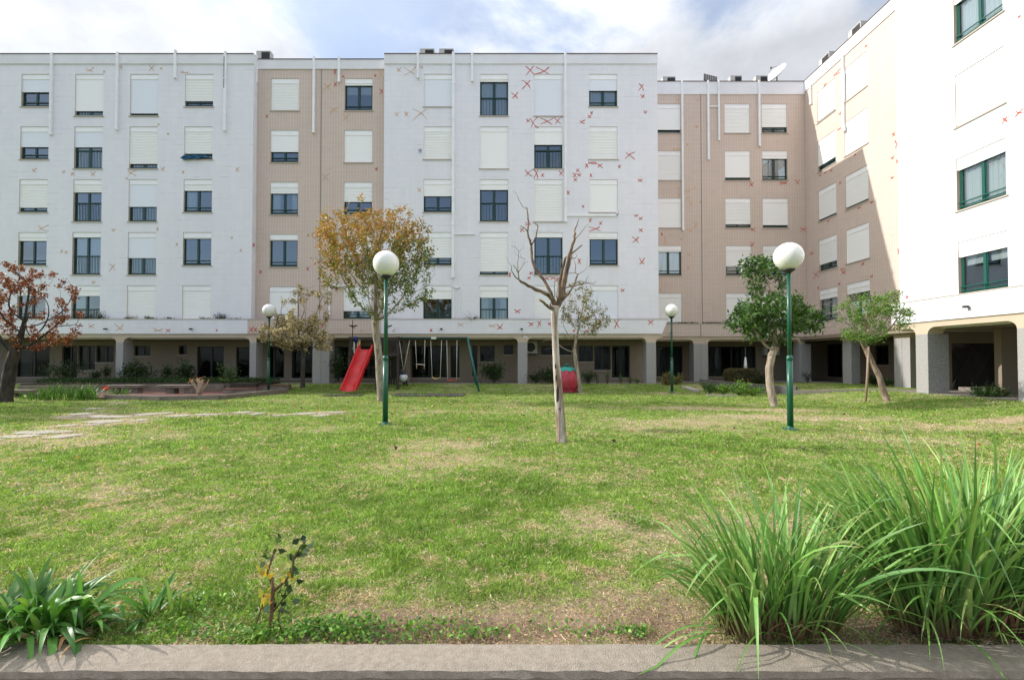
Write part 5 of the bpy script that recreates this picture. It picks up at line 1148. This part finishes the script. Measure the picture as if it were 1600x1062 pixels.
# ---- lamps
def lamp(px, py, topy, label, zbase=None):
    b = onG(px, py); t = thing('globe_lamp', b, label, 'lamp post', 'green globe lamp posts on the lawn'); H = 3.62
    o = MB().lathe([(.17, -.02), (.17, .012), (.10, .02), (.075, .05), (.066, .08)], (0, 0, 0), 8, 0, False); 
    for k in range(4): a = math.pi/4+k*math.pi/2; o.lathe([(.014, .012), (.014, .04)], (.135*math.cos(a), .135*math.sin(a), 0), 6)
    child(o.build('base_plate', LGREEN, origin=Z0), t)
    child(MB().tube([(0,0,.03),(0,0,.8),(0,0,1.5)], [.062,.062,.062], 20).lathe([(.062,1.49),(.070,1.50),(.070,1.545),(.058,1.575),(.045,1.60)], (0,0,0), 20).build('lower_pole', LGREEN, origin=Z0), t)
    child(MB().tube([(0,0,1.58),(0,0,2.4),(0,0,3.40)], [.043,.043,.043], 18).build('upper_pole', LGREEN, origin=Z0), t)
    child(MB().lathe([(.043,3.36),(.055,3.38),(.085,3.405),(.13,3.43),(.135,3.452),(.06,3.46)], (0,0,0), 20).build('globe_holder', DARKM, origin=Z0), t)
    R_ = .298; child(MB().sphere((0,0,3.445+R_*.975), R_, 40, 26).build('globe', GLOBE, origin=Z0), t); return t
lamp(602, 663.5, 392, 'green globe lamp post in front of the tall orange-leaved tree')
lamp(1235, 671, 375, 'green globe lamp post in front of the glossy two-tier tree')
lamp(419.5, 613.5, 481, 'small far green globe lamp post left of the bushy tan tree')
lamp(1050, 613.5, 480, 'small far green globe lamp post between the right granite columns')

# ---- playground
def slide():
    b0 = onG(544, 615.5); Yb = b0.y; top = onY(571.5, 545.5, Yb+1.75); base = Vector((b0.x, b0.y, 0.02))
    t = thing('playground_slide', base, 'bright red wavy slide coming down from the dark wooden play tower', 'slide'); b = MB(); n = 26; d = top-base; side = Vector((1, 0, 0)); W = .30; vs = []
    for i in range(n+1):
        f = i/n; c = base + d*f + Vector((0, 0, .055*math.sin(f*math.pi*5)*(1-.3*f) + (.10*(1-f)**6)))
        if f < .08: c.z = max(c.z, base.z+.10)
        up_ = Vector((0, -.55, .83)); 
        w = W*(1.0 if f < .9 else 1.0)
        for (u, h) in ((-w-.05, -.02),(-w-.05, .17),(-w-.01, .19),(-w+.02, .15),(-w+.05, .01),(-w*.3, -.01),(w*.3, -.01),(w-.05, .01),(w-.02, .15),(w+.01, .19),(w+.05, .17),(w+.05, -.02)):
            q = c + side*u + up_*(h if h > .1 else h); 
            if h > .1: q = base + d*f + side*u + up_*(h+.03)
            vs.append(q)
    K = 12; b.add(vs, [(i*K+k, i*K+k+1, (i+1)*K+k+1, (i+1)*K+k) for i in range(n) for k in range(K-1)], 0, True)
    b.build('chute', RED, t)
    for s in (-1, 1): MB().lathe([(.045, 0), (.045, .12)], top+Vector((s*.31, 0, .10)), 10).build('hand_knob', RED, t)
    return base, top
sb_, st_ = slide()
YT = st_.y + .05
def towers():
    x0 = onY(548, 560, YT).x; x1 = onY(622, 560, YT).x; yb = YT+1.3; zt = onY(580, 526, YT).z; zp_ = 1.85
    t = thing('play_tower', ((x0+x1)/2, YT, .05), 'dark wooden playground tower behind the red slide', 'play tower'); 
    for (x, y) in ((x0,YT),(x1,YT),(x0,yb),(x1,yb),((x0+x1)/2+.1,yb),(onY(589,560,YT).x,YT)):
        MB().box(x-.055, x+.055, y-.055, y+.055, 0, zt).build('post', DWOOD, t, bevel=.008)
    b = MB(); k = 0; x = x0
    while x < x1: b.box(x, min(x+.10, x1), YT-.02, yb, zp_-.05, zp_); x += .115
    b.box(x0-.03, x1+.03, YT-.10, YT-.056, zp_-.18, zp_-.05); b.build('platform', DWOOD, t)
    r = MB(); r.box(x0-.08, x1+.08, YT-.11, YT-.057, zt-.12, zt-.02); r.box(x0-.08, x1+.08, yb+.057, yb+.10, zt-.12, zt-.02); r.box(x0-.10, x0-.057, YT, yb, zt-.12, zt-.02); r.box(x1+.057, x1+.10, YT, yb, zt-.12, zt-.02); r.box(onY(590,560,YT).x, x1, YT-.10, YT-.057, zp_+.55, zp_+.64); r.build('top_rail', DWOOD, t)
    lw = MB()
    for i in range(9):
        x = onY(590+i*3.6, 560, yb).x; lw.box(x-.04, x+.04, yb+.06, yb+.09, .15, zp_+.6)
    for z in (.55, 1.05, 1.5): lw.box(x0, x1, yb+.10, yb+.13, z, z+.1)
    lw.build('panel_boards', DWOOD, t)
    # pale climbing pole and rope net on the left
    pp = onG(541, 606); MB().tube([(pp.x, YT, 0), (pp.x-.02, YT, zt-.02)], .045, 8).build('climbing_pole', LWOOD, t)
    nb_ = MB()
    for i in range(6): z = .35+i*.33; nb_.tube([(pp.x+.05, YT, z), (x0-.02, YT, z+.03)], .016, 5)
    for f in (.3, .6, .95): xx = pp.x+(x0-pp.x)*f; nb_.tube([(xx, YT-.02, .12), (xx+.02, YT-.02, 2.3)], .012, 5)
    nb_.build('rope_ladder', ROPE, t)
    bb_ = MB(); q = onY(555.5, 530, YT+.35); bb_.lathe([(.01,-.16),(.07,-.12),(.13,.05),(.15,.12),(.02,.14)], q, 12); bb_.build('steering_toy', BLUE, t)
    for px in (553, 559): q = onY(px, 534, YT+.3); MB().box(q.x-.03, q.x+.03, q.y, q.y+.04, zp_, q.z).build('baluster', ROPE if px == 553 else LWOOD, t)
    for px in (551, 605.5):
        yy = YT+.65; q = onY(px, 500, yy); pt = MB().tube([(q.x, yy, zt-.1), (q.x, yy, q.z)], .02, 6); pt.build('vane_mast', mat('vane_red_brown', (.08,.015,.015), .6), t)
        c = onY(px, 509.5, yy); v = MB(); mx = Matrix.Translation(c) @ Matrix.Rotation(R(8), 4, 'Y')
        v.add([mx @ Vector(p_) for p_ in ((-.20,-.02,.02),(-.05,-.03,-.045),(.10,-.03,-.03),(.22,-.02,.05),(.20,-.02,.09),(.05,-.03,.03),(-.12,-.03,.045))] + [mx @ Vector((p_[0], .03, p_[2])) for p_ in ((-.20,0,.02),(-.05,0,-.045),(.10,0,-.03),(.22,0,.05),(.20,0,.09),(.05,0,.03),(-.12,0,.045))], [(0,1,2,3,4,5,6),(13,12,11,10,9,8,7)] + [(i, (i+1) % 7+0, (i+1) % 7+7, i+7) for i in range(7)])
        v.bar(c+Vector((.0,-.02,-.02)), c+Vector((.10,-.06,-.14)), .03, .012); v.build('vane_figure', mat('vane_black', (.02,.012,.014), .6), t)
    return zt
ztower = towers()
YS = YT + .25
def swing_frame():
    a = onY(618, 529, YS); e = onY(731, 528, YS); t = thing('swing_set', (e.x, YS, 0), 'dark green tubular swing frame running from the play tower to an A-shaped leg', 'swing frame'); zb = e.z
    MB().tube([(a.x, YS, zb), (e.x, YS, zb)], .055, 12).build('cross_beam', mat('beam_green', (.012,.05,.042), .4), t)
    f1 = onG(748.5, 609); f1 = Vector((onY(748.5, 600, YS-.85).x, YS-.85, .02)); f2 = Vector((e.x+.38, YS+.95, .15))
    MB().tube([(e.x-.02, YS, zb+.02), f1], .05, 10).build('leg', TEAL, t); MB().tube([(e.x-.02, YS, zb), f2], .05, 10).build('leg', TEAL, t)
    g0 = Vector((a.x, YS, zb)); MB().tube([g0, Vector((onY(637, 600, YS+.8).x, YS+.8, .12))], .045, 8).build('leg', DWOOD, t)
    MB().box(onY(674,528,YS).x, onY(682,528,YS).x, YS-.075, YS-.056, zb-.05, zb+.045).build('label_plate', DISH, t)
    b = MB()
    for px in (624,640,649,664,673,690,698,714): x = onY(px, 530, YS).x; b.tube([(x, YS, zb-.04), (x, YS, zb-.10)], .012, 6); b.box(x-.025, x+.025, YS-.06, YS+.06, zb-.065, zb-.05)
    b.build('hook', DARKM, t); return zb
zsw = swing_frame()
def rope(t, a, b_, m=ROPE, r=.012): MB().tube([a, a.lerp(b_, .5), b_], r, 6).build('rope', m, t)
def sw(px, py): return onY(px, py, YS)
c = sw(630.5, 589.5); t = thing('ball_swing', c, 'grey buoy ball hanging on two ropes as the first swing', 'swing', 'swings on the green frame')
MB().sphere(c, .20, 20, 14, 0, (1, 1, 1.02)).build('ball', BALLG, t); MB().lathe([(.15, .14), (.12, .19), (.05, .26), (.03, .30)], c, 14).build('ball_cap', NAVY, t)
for px in (624, 640): rope(t, Vector((sw(px,530).x, YS, zsw-.10)), c+Vector((0,0,.28)))
c = sw(656.5, 569.5); t = thing('trapeze_swing', c, 'trapeze bar with two hand rings hanging as the second swing', 'swing', 'swings on the green frame')
for px, x in ((649, 651), (664, 663)): q = sw(x, 569.5); rope(t, Vector((sw(px,530).x, YS, zsw-.10)), q); MB().tube([q, q-Vector((0,0,.12)), q-Vector((.01,0,.22))], [.02,.022,.016], 6).build('ring', LWOOD, t)
MB().tube([sw(650, 568.5), sw(664, 570)], .016, 8).build('bar', ROPE, t)
for nm, xa, xb, sa, sb2, y, m, lb in (('yellow', 673, 690, 675.2, 688, 591.5, YEL, 'curved pale yellow swing seat hanging on two ropes'), ('red', 698, 714, 699.5, 713.5, 594, ORED, 'flat red swing seat hanging on two ropes')):
    c = sw((sa+sb2)/2, y); t = thing('rope_swing', c, lb, 'swing', 'swings on the green frame'); b = MB(); n = 10; w = sw(sb2, y).x - sw(sa, y).x; vs = []; dp = .07 if nm == 'yellow' else .012
    for i in range(n+1):
        x = -w/2 + w*i/n; z = dp*((2*i/n-1)**2); vs += [(c.x+x, YS-.09, c.z+z+.02), (c.x+x, YS-.09, c.z+z-.012), (c.x+x, YS+.09, c.z+z-.012), (c.x+x, YS+.09, c.z+z+.02)]
    b.add(vs, [(i*4+k, i*4+(k+1) % 4, (i+1)*4+(k+1) % 4, (i+1)*4+k) for i in range(n) for k in range(4)] + [(3,2,1,0), (n*4, n*4+1, n*4+2, n*4+3)]); b.build('seat', m, t)
    for x, s in ((xa, -1), (xb, 1)): rope(t, Vector((sw(x,530).x, YS, zsw-.10)), Vector((c.x+s*w/2, YS, c.z+dp+.02)))
def mat_sheet(px0, px1, py, dep, label, yy=None):
    a = onG(px0, py); e = onG(px1, py); b = MB(); n = 8; y0 = a.y-dep/2; vs = []
    for i in range(n+1):
        x = a.x+(e.x-a.x)*i/n
        for y in (y0, y0+dep): vs.append((x, y, float(gz(x, y))+.035)); 
    b.add(vs, [(2*i, 2*i+2, 2*i+3, 2*i+1) for i in range(n)]); o = b.build('rubber_mat', RUBBER, origin=a); s_ = o.modifiers.new('thickness', 'SOLIDIFY'); s_.thickness = .03; tag(o, label, 'mat')
mat_sheet(507, 566, 618, .55, 'dark rubber mat on the grass at the foot of the red slide'); mat_sheet(617, 726, 607.5, 1.3, 'long dark rubber mat on the grass under the swings')
# round red playhouse
b0 = onG(886, 603.5); t = thing('round_playhouse', b0, 'round red plastic playhouse with a green leafy top, half hidden by the dead tree', 'playhouse'); b = MB(); n = 32; pr = []
for i in range(15): a = math.pi*i/14; z = .55-.55*math.cos(a)*1.0; r = .60*(math.sin(a)**.55 if 0 < i < 14 else .02)*(1.0-.10*(z/1.1)); pr.append((max(r, .02), z*1.0))
pr[0] = (.46, 0); pr[1] = (.54, .02); b.lathe(pr, b0, n); b.build('berry_shell', BERRY, t)
v = MB(); m_ = 48; vs = []
for k in range(m_): a = 2*math.pi*k/m_; vs.append(b0+Vector((.16*math.cos(a), .16*math.sin(a), 1.15)))
for k in range(m_): a = 2*math.pi*k/m_; vs.append(b0+Vector((.34*math.cos(a), .34*math.sin(a), 1.09)))
for k in range(m_): a = 2*math.pi*k/m_; r = .46+.07*math.cos(a*9); vs.append(b0+Vector((r*math.cos(a), r*math.sin(a), .97-.04*math.cos(a*9))))
v.add(vs, [(j*m_+k, j*m_+(k+1) % m_, (j+1)*m_+(k+1) % m_, (j+1)*m_+k) for j in range(2) for k in range(m_)] + [tuple(range(m_))], 0, True); v.lathe([(.07, 1.13), (.06, 1.24), (.09, 1.26), (.02, 1.28)], b0, 12); v.build('leafy_cap', BTEAL, t)
# closed parasol in the arcade
p = onY(1165, 590, 26.6); p.z = .2; t = thing('closed_parasol', p, 'closed white parasol standing in front of the dark rear arcade glass', 'parasol')
MB().tube([p, p+Vector((0,0,2.0))], .02, 8).build('pole', DARKM, t); ct = MB(); zt = onY(1165, 557, 26.6).z; zb = onY(1165, 576, 26.6).z; ct.lathe([(.10, zb-p.z), (.085, zb-p.z+.2), (.05, zt-p.z-.1), (.015, zt-p.z)], p, 10); ct.build('canopy', PARAS, t); MB().lathe([(.25, 0), (.25, .06), (.05, .1)], p, 16).build('foot', CONC, t)

# ---- terrace, walls, benches
def wall_run(name, pts, h, w, label, m=CONC, cat='wall', z0=-.1, capm=None, struct=False):
    b = MB()
    for (a, e) in zip(pts, pts[1:]):
        a = Vector(a); e = Vector(e); d = (e-a).normalized(); s = Vector((-d.y, d.x, 0))*w/2; A = a-d*w*.0; E = e
        q = [A-s, E-s, E+s, A+s]; lo = [Vector((v_.x, v_.y, z0)) for v_ in q]; hi = [Vector((v_.x, v_.y, (a.z if i in (0, 3) else e.z)+h)) for i, v_ in enumerate(q)]
        b.add(lo+hi, [(4,5,6,7),(0,1,5,4),(1,2,6,5),(2,3,7,6),(3,0,4,7)])
    o = b.build(name, m, origin=Vector(pts[0]), bevel=.01); tag(o, label, cat); return o
A00 = onG(166, 623.5); A0 = onG(262, 625.5); A1 = onG(343, 624); A2 = onG(448, 613.5)
wall_run('terrace_wall', [Vector((A00.x, A00.y, 0)), Vector((A0.x-.2, A0.y, .0)), Vector((A1.x, A1.y, .0)), Vector((A2.x, A2.y, .02))], .17, .16, 'low concrete edging wall along the front of the red-paved terrace')
B0 = onY(30, 610, 21.2); B1 = onY(230, 610, 22.3); B2 = onY(352, 610, 22.6); B3 = onY(400, 610, 23.4)
wall_run('planter_wall', [Vector((B0.x, B0.y, 0)), Vector((B1.x, B1.y, 0)), Vector((B2.x, B2.y, 0)), Vector((B3.x, B3.y, .06))], .36, .2, 'darker stained retaining wall behind the benches of the terrace')
b = MB(); b.add([(B0.x+3, B0.y-.2, .062), (A0.x-3.6, A0.y+.6, .062), (A0.x-.2, A0.y+.08, .062), (A1.x, A1.y+.08, .062), (A2.x, A2.y+.08, .062), (B3.x, B3.y-.1, .062), (B2.x, B2.y-.1, .062), (B1.x, B1.y-.1, .062)], [(0,1,2,3,4,5,6,7)])
tag(b.build('terrace_paving', BRICKR), kind='structure')
def bench(pxa, pxb, pyt, Y, label, legs, h=.40):
    a = onY(pxa, pyt, Y); e = onY(pxb, pyt, Y); z = a.z; t = thing('stone_bench', ((a.x+e.x)/2, Y, .05), label, 'bench', 'stone benches on the terrace')
    MB().box(a.x, e.x, Y-.22, Y+.22, z-.13, z).build('seat_slab', CONC, t, bevel=.015)
    for px0, px1 in legs: q0 = onY(px0, 610, Y-.15).x; q1 = onY(px1, 610, Y-.15).x; MB().box(q0, q1, Y-.16, Y+.16, .03, z-.132).build('leg', CONC, t, bevel=.01)
bench(249, 301, 601.2, 20.6, 'stone bench on two block legs left of the pruned rose bush', [(259,272),(287,300)])
bench(171, 224, 601, 20.9, 'stone bench behind the iris clumps, second from the left', [(200,215),(176,186)])
bench(10, 56, 608.5, 19.0, 'weathered stone slab bench next to the coppery tree trunk', [(14,24),(42,52)])
def step(px0, px1, pyt, pyb, Y, label):
    a = onY(px0, pyt, Y); e = onY(px1, pyt, Y); zb = onY(px0, pyb, Y).z; t = thing('terrace_step', ((a.x+e.x)/2, Y, zb), label, 'step', 'broad steps at the right end of the terrace'); sh = Matrix.Rotation(R(18), 4, 'Z')
    c = Vector(((a.x+e.x)/2, Y+.35, 0)); W = (e.x-a.x); mx = Matrix.Translation(c) @ sh
    MB().box(-W/2, W/2, -.45, .45, zb-.1, a.z-.03, 0, mx).build('riser', CONC, t, bevel=.01); MB().box(-W/2-.01, W/2+.01, -.46, .46, a.z-.028, a.z, 0, mx).build('tread', BRICKR, t)
step(347, 394, 607, 615, 20.6, 'lower brick-topped step beside the pruned rose bush'); step(403, 446, 602, 609, 22.4, 'upper brick-topped step behind the far left globe lamp')
# shaded groundcover on the bank behind the retaining wall
n = 9000; f = rng.uniform(0, 1, n); X = rng.uniform(-22.5, -11.8, n); Yv = rng.uniform(22.6, 25.0, n); Zv = .40+rng.uniform(0, .16, n)*fbm(X, Yv, 2, 9)*1.6
Vv, Ff, cc = leaf_arrays(np.stack([X, Yv, Zv], 1), rng.normal(0, .6, (n, 3))+[0,0,.8], .12, .035, pal(n, [(.035,.075,.012),(.05,.10,.02),(.02,.045,.01)])); o = np_mesh('bank_groundcover', Vv, Ff, LEAF, cc); tag(o, 'shaded leafy groundcover on the bank behind the retaining wall', 'groundcover', kind='stuff')
tag(MB().box(-23, -11.9, 22.62, 25.0, -.2, .38).build('planted_bank', SOILM), kind='structure')
# right side low walls
C0 = onY(1094, 600, 24.2); C1 = onY(1186, 606, 21.6); C2 = onY(1245, 611, 20.3)
wall_run('ramp_wall', [Vector((C0.x, C0.y, .20)), Vector((C1.x, C1.y, .06)), Vector((C2.x, C2.y, .04))], .33, .16, 'dark low ramp wall behind the small flower bed', m=mat('ramp_dark', (.10,.09,.085), .9, noise=(4,.6,(.18,.16,.14))))
wall_run('edging_wall', [Vector((C2.x-.3, 20.4, .10)), Vector((14.2, 19.2, .24)), Vector((15.0, 18.5, .29))], .10, .14, 'pale stone edging along the shaded grass of the side wing', m=SLAB)
bk0 = onG(1085, 612); wall_run('kerb_stone', [onY(1068, 603, 23.6)-Vector((0,0,.12)), onY(1088, 609, 22.2)-Vector((0,0,.12))], .13, .35, 'pale kerb stone with a drain hole left of the small flower bed', m=FLAG, cat='kerb')
wall_run('bed_edging', [Vector((onG(1093,616.5).x, 20.0, 0)), Vector((onG(1142,617).x, 19.9, 0))], .06, .08, 'thin pale edging in front of the small flower bed', m=FLAG, cat='edging')

# ---- stepping stones
for k, (a, e, y) in enumerate(STONES):
    p, q = onG(a, y), onG(e, y); c = (p+q)/2; w = (q.x-p.x)/2; dpt = .20+.05*((k*7) % 3); m_ = 9; vs = []; rr = random.Random(k+5); sh = .25*w*(.4 if e-a > 40 else 1)
    for i in range(m_): t_ = 2*math.pi*i/m_; rx = rr.uniform(.82, 1.05); ry = rr.uniform(.82, 1.1); yy = math.sin(t_)*dpt*ry; vs.append((c.x+math.copysign(abs(math.cos(t_))**.7, math.cos(t_))*w*rx+yy*sh/dpt, c.y+yy))
    z = float(gz(c.x, c.y)); V_ = [(x, yy, z-.03) for x, yy in vs]+[(x, yy, z+.014+rr.uniform(-.004,.004)) for x, yy in vs]; b = MB(); b.add(V_, [tuple(range(m_, 2*m_))]+[(i, (i+1) % m_, (i+1) % m_+m_, i+m_) for i in range(m_)])
    ords = {21:'first',20:'second',19:'third',18:'fourth',17:'fifth',16:'sixth',15:'seventh',14:'eighth',13:'ninth'}
    special = {22:'long stepping stone lowest on the left, cut by the left edge', 0:'long stepping stone touching the left edge of the lawn', 1:'wide stepping stone just above the one touching the left edge', 2:'small stepping stone right of the long one at the left edge', 23:'faint lone stepping stone closest to the terrace'}
    lab = ords[k]+' stepping stone counted from the end of the path nearest the lamp' if k in ords else special.get(k, 'pale irregular stone in the crowded left part of the stepping path')
    tag(b.build('stepping_stone', FLAG, origin=c), lab, 'stepping stone', 'stepping stones across the left of the lawn')

# ---- grass blades, weeds, fallen leaves
def blades(y0, y1, dens, hgt, wid, seed):
    r = np.random.default_rng(seed); xm = 1.14; area = 0
    n = int(dens*(y1-y0)*(y0+y1)*xm); Y_ = np.sqrt(r.uniform(y0**2, y1**2, n)); X_ = r.uniform(-xm, xm, n)*Y_
    n2 = int(dens*.6*(y1-y0)*2*3.2); Y2 = r.uniform(y0, y1, n2); X2 = (xm*Y2+r.uniform(0, 3.2, n2))*np.sign(r.uniform(-1, 1, n2)); X_ = np.concatenate([X_, X2]); Y_ = np.concatenate([Y_, Y2])   # a strip to either side
    ok = (X_ < 15.0) & (X_ > -19); X_, Y_ = X_[ok], Y_[ok]; d = dryness(X_, Y_); lush = np.clip(1-d*1.3, 0, 1); so_ = soilness(X_, Y_)
    keep = r.uniform(0, 1, len(X_)) < np.clip(1.05-so_*.35, .2, 1); X_, Y_, d, lush = X_[keep], Y_[keep], d[keep], lush[keep]; n = len(X_)
    tuft = fbm(X_, Y_, 6, 31, 2); fine_ = fbm(X_, Y_, 9, 41, 2); dry = r.uniform(0, 1, n) < np.clip((d-.16)*1.2 + (0.5-fine_)*2.6, .03, .93)
    h = hgt*r.uniform(.4, 1.3, n)*(.5+1.1*lush*(tuft*1.5)**2); h = np.where(dry, h*.9, h); az = r.uniform(0, 6.283, n); tl = np.where(dry, r.uniform(.8, 1.5, n), r.uniform(.1, 1.1, n))
    D = np.stack([np.cos(az)*np.sin(tl), np.sin(az)*np.sin(tl), np.cos(tl)], 1); B = np.stack([X_, Y_, gz(X_, Y_)+.002], 1); B[:, 2] += np.where(dry, r.uniform(0, .012, n), 0)
    S = unit(np.cross(D, r.normal(size=(n, 3)))); w = (wid*r.uniform(.6, 1.3, n)*np.where(dry, .8, 1))[:, None]; mid = B+D*h[:, None]*.55; tip = B+D*h[:, None]+np.stack([np.cos(az), np.sin(az), -.5*np.ones(n)], 1)*h[:, None]*.22
    V = np.stack([B-S*w*.5, B+S*w*.5, mid+S*w*.4, mid-S*w*.4, tip], 1).reshape(-1, 3); k = np.arange(n)*5
    dk2 = 1-.35*np.clip(fbm(X_, Y_, 2.6, 77, 3)*2.2-.7, 0, 1)*(~dry)
    F = np.concatenate([np.stack([k, k+1, k+2, k+3], 1), np.stack([k+3, k+2, k+4, k+4], 1)])
    g1 = np.array([.13,.265,.03]); g2 = np.array([.42,.51,.13]); u = np.clip(r.uniform(0, 1, (n, 1))*.8+.5*(d[:, None]-.2), 0, 1); gc = g1*(1-u)+g2*u
    s1 = np.array([.74,.58,.42]); s2 = np.array([.40,.26,.16]); u2 = r.uniform(0, 1, (n, 1)); u2 = np.clip(u2+so_[keep][:, None]*.5, 0, 1) if len(so_) == len(keep) else u2; sc = s1*(1-u2)+s2*u2
    sc = sc*(1-.35*np.clip((Y_[:, None]-8)/10, 0, 1))+gc*.35*np.clip((Y_[:, None]-8)/10, 0, 1); c = np.where(dry[:, None], sc, gc)*r.uniform(.55, 1.45, (n, 1))*dk2[:, None]; return V, F, np.repeat(c, 5, 0)
def tri_mesh(name, parts):
    Vs, Fs, Cs, o = [], [], [], 0
    for V, F, c in parts: Vs.append(V); Fs.append(F+o); Cs.append(c); o += len(V)
    V = np.concatenate(Vs).astype(np.float32); F = np.concatenate(Fs).astype(np.int32); c = np.concatenate(Cs); isT = F[:, 2+0] == F[:, 3]; tri = F[:, 3] == F[:, 2]
    Q = F[~tri]; T = F[tri][:, [0, 1, 2]]; me = bpy.data.meshes.new(name); me.vertices.add(len(V)); me.vertices.foreach_set('co', V.ravel()); me.loops.add(Q.size+T.size)
    me.loops.foreach_set('vertex_index', np.concatenate([Q.ravel(), T.ravel()])); me.polygons.add(len(Q)+len(T))
    me.polygons.foreach_set('loop_start', np.concatenate([np.arange(0, Q.size, 4), Q.size+np.arange(0, T.size, 3)]).astype(np.int32)); me.polygons.foreach_set('loop_total', np.concatenate([np.full(len(Q), 4), np.full(len(T), 3)]).astype(np.int32))
    me.materials.append(GRASSM); me.update(calc_edges=True); a = me.color_attributes.new('Col', 'FLOAT_COLOR', 'POINT'); c4 = np.ones((len(V), 4), np.float32); c4[:, :3] = c; a.data.foreach_set('color', c4.ravel())
    o = bpy.data.objects.new(name, me); C.objects.link(o); return o
def gb(*a):
    V, F, c = blades(*a); F = F.copy(); t = F[:, 3] == F[:, 2]; return V, F, c
parts_ = []
for args in ((2.5,3.6,8500,.040,.0055,1),(3.6,5.2,5000,.040,.0065,2),(5.2,8,2400,.042,.0095,3),(8,12,900,.046,.014,4),(12,17,420,.050,.016,5),(17,24.8,200,.055,.020,6)):
    parts_.append(gb(*args))
o = tri_mesh('grass', parts_); tag(o, 'patchy lawn grass, green tufts mixed with dry straw', 'grass', kind='stuff')
print('blades', sum(len(p[0])//5 for p in parts_))
# broad-leaved weeds near the wall
P = []; 
for px, py, sx, sy, n_, h in ((310,945,.26,.16,330,.06),(500,990,.30,.07,520,.07),(300,985,.35,.10,260,.05),(545,985,.25,.10,420,.07),(395,1000,.3,.05,260,.05),(655,985,.07,.05,70,.05),(745,992,.20,.05,130,.04),(990,992,.10,.04,90,.05),(1000,820,.16,.14,220,.05),(700,975,.14,.06,60,.04),(600,1000,.4,.04,120,.04),(900,985,.3,.05,80,.035),(230,930,.15,.1,80,.05)):
    c = onG(px, py); x = rng.normal(c.x, sx*.6, n_); y = np.maximum(rng.normal(c.y, sy*.6, n_), 2.53); P.append(np.stack([x, y, rng.uniform(.005, h, n_)], 1))
P = np.concatenate(P); n = len(P); V, F, cc = leaf_arrays(P, rng.normal(0, 1, (n, 3))*[1,1,.4]+[0,0,.25], rng.uniform(.018,.036,n), rng.uniform(.012,.022,n), pal(n, [(.10,.24,.03),(.16,.32,.05),(.25,.40,.07),(.07,.16,.03)])); o = np_mesh('broadleaf_weeds', V, F, LEAF, cc); tag(o, 'mats of small broad-leaved weeds along the foot of the low wall', 'weeds', kind='stuff')
n = 420; Xf = np.concatenate([rng.normal(-3.0, 2.8, 230), rng.uniform(-12, 12, 190)]); Yf = np.concatenate([rng.normal(15.2, 2.2, 230), rng.uniform(7, 21, 190)]); P = np.stack([Xf, Yf, gz(Xf, Yf)+.03], 1)
V, F, cc = leaf_arrays(P, rng.normal(0, 1, (n, 3))*[1,1,.3], rng.uniform(.05,.10,n), rng.uniform(.04,.07,n), pal(n, [(.50,.28,.08),(.45,.12,.05),(.50,.36,.22),(.07,.04,.03)], [3,2,3,2]), .6); o = np_mesh('fallen_leaves', V, F, LEAF, cc); tag(o, 'scattered fallen autumn leaves on the lawn', 'fallen leaves', kind='stuff')
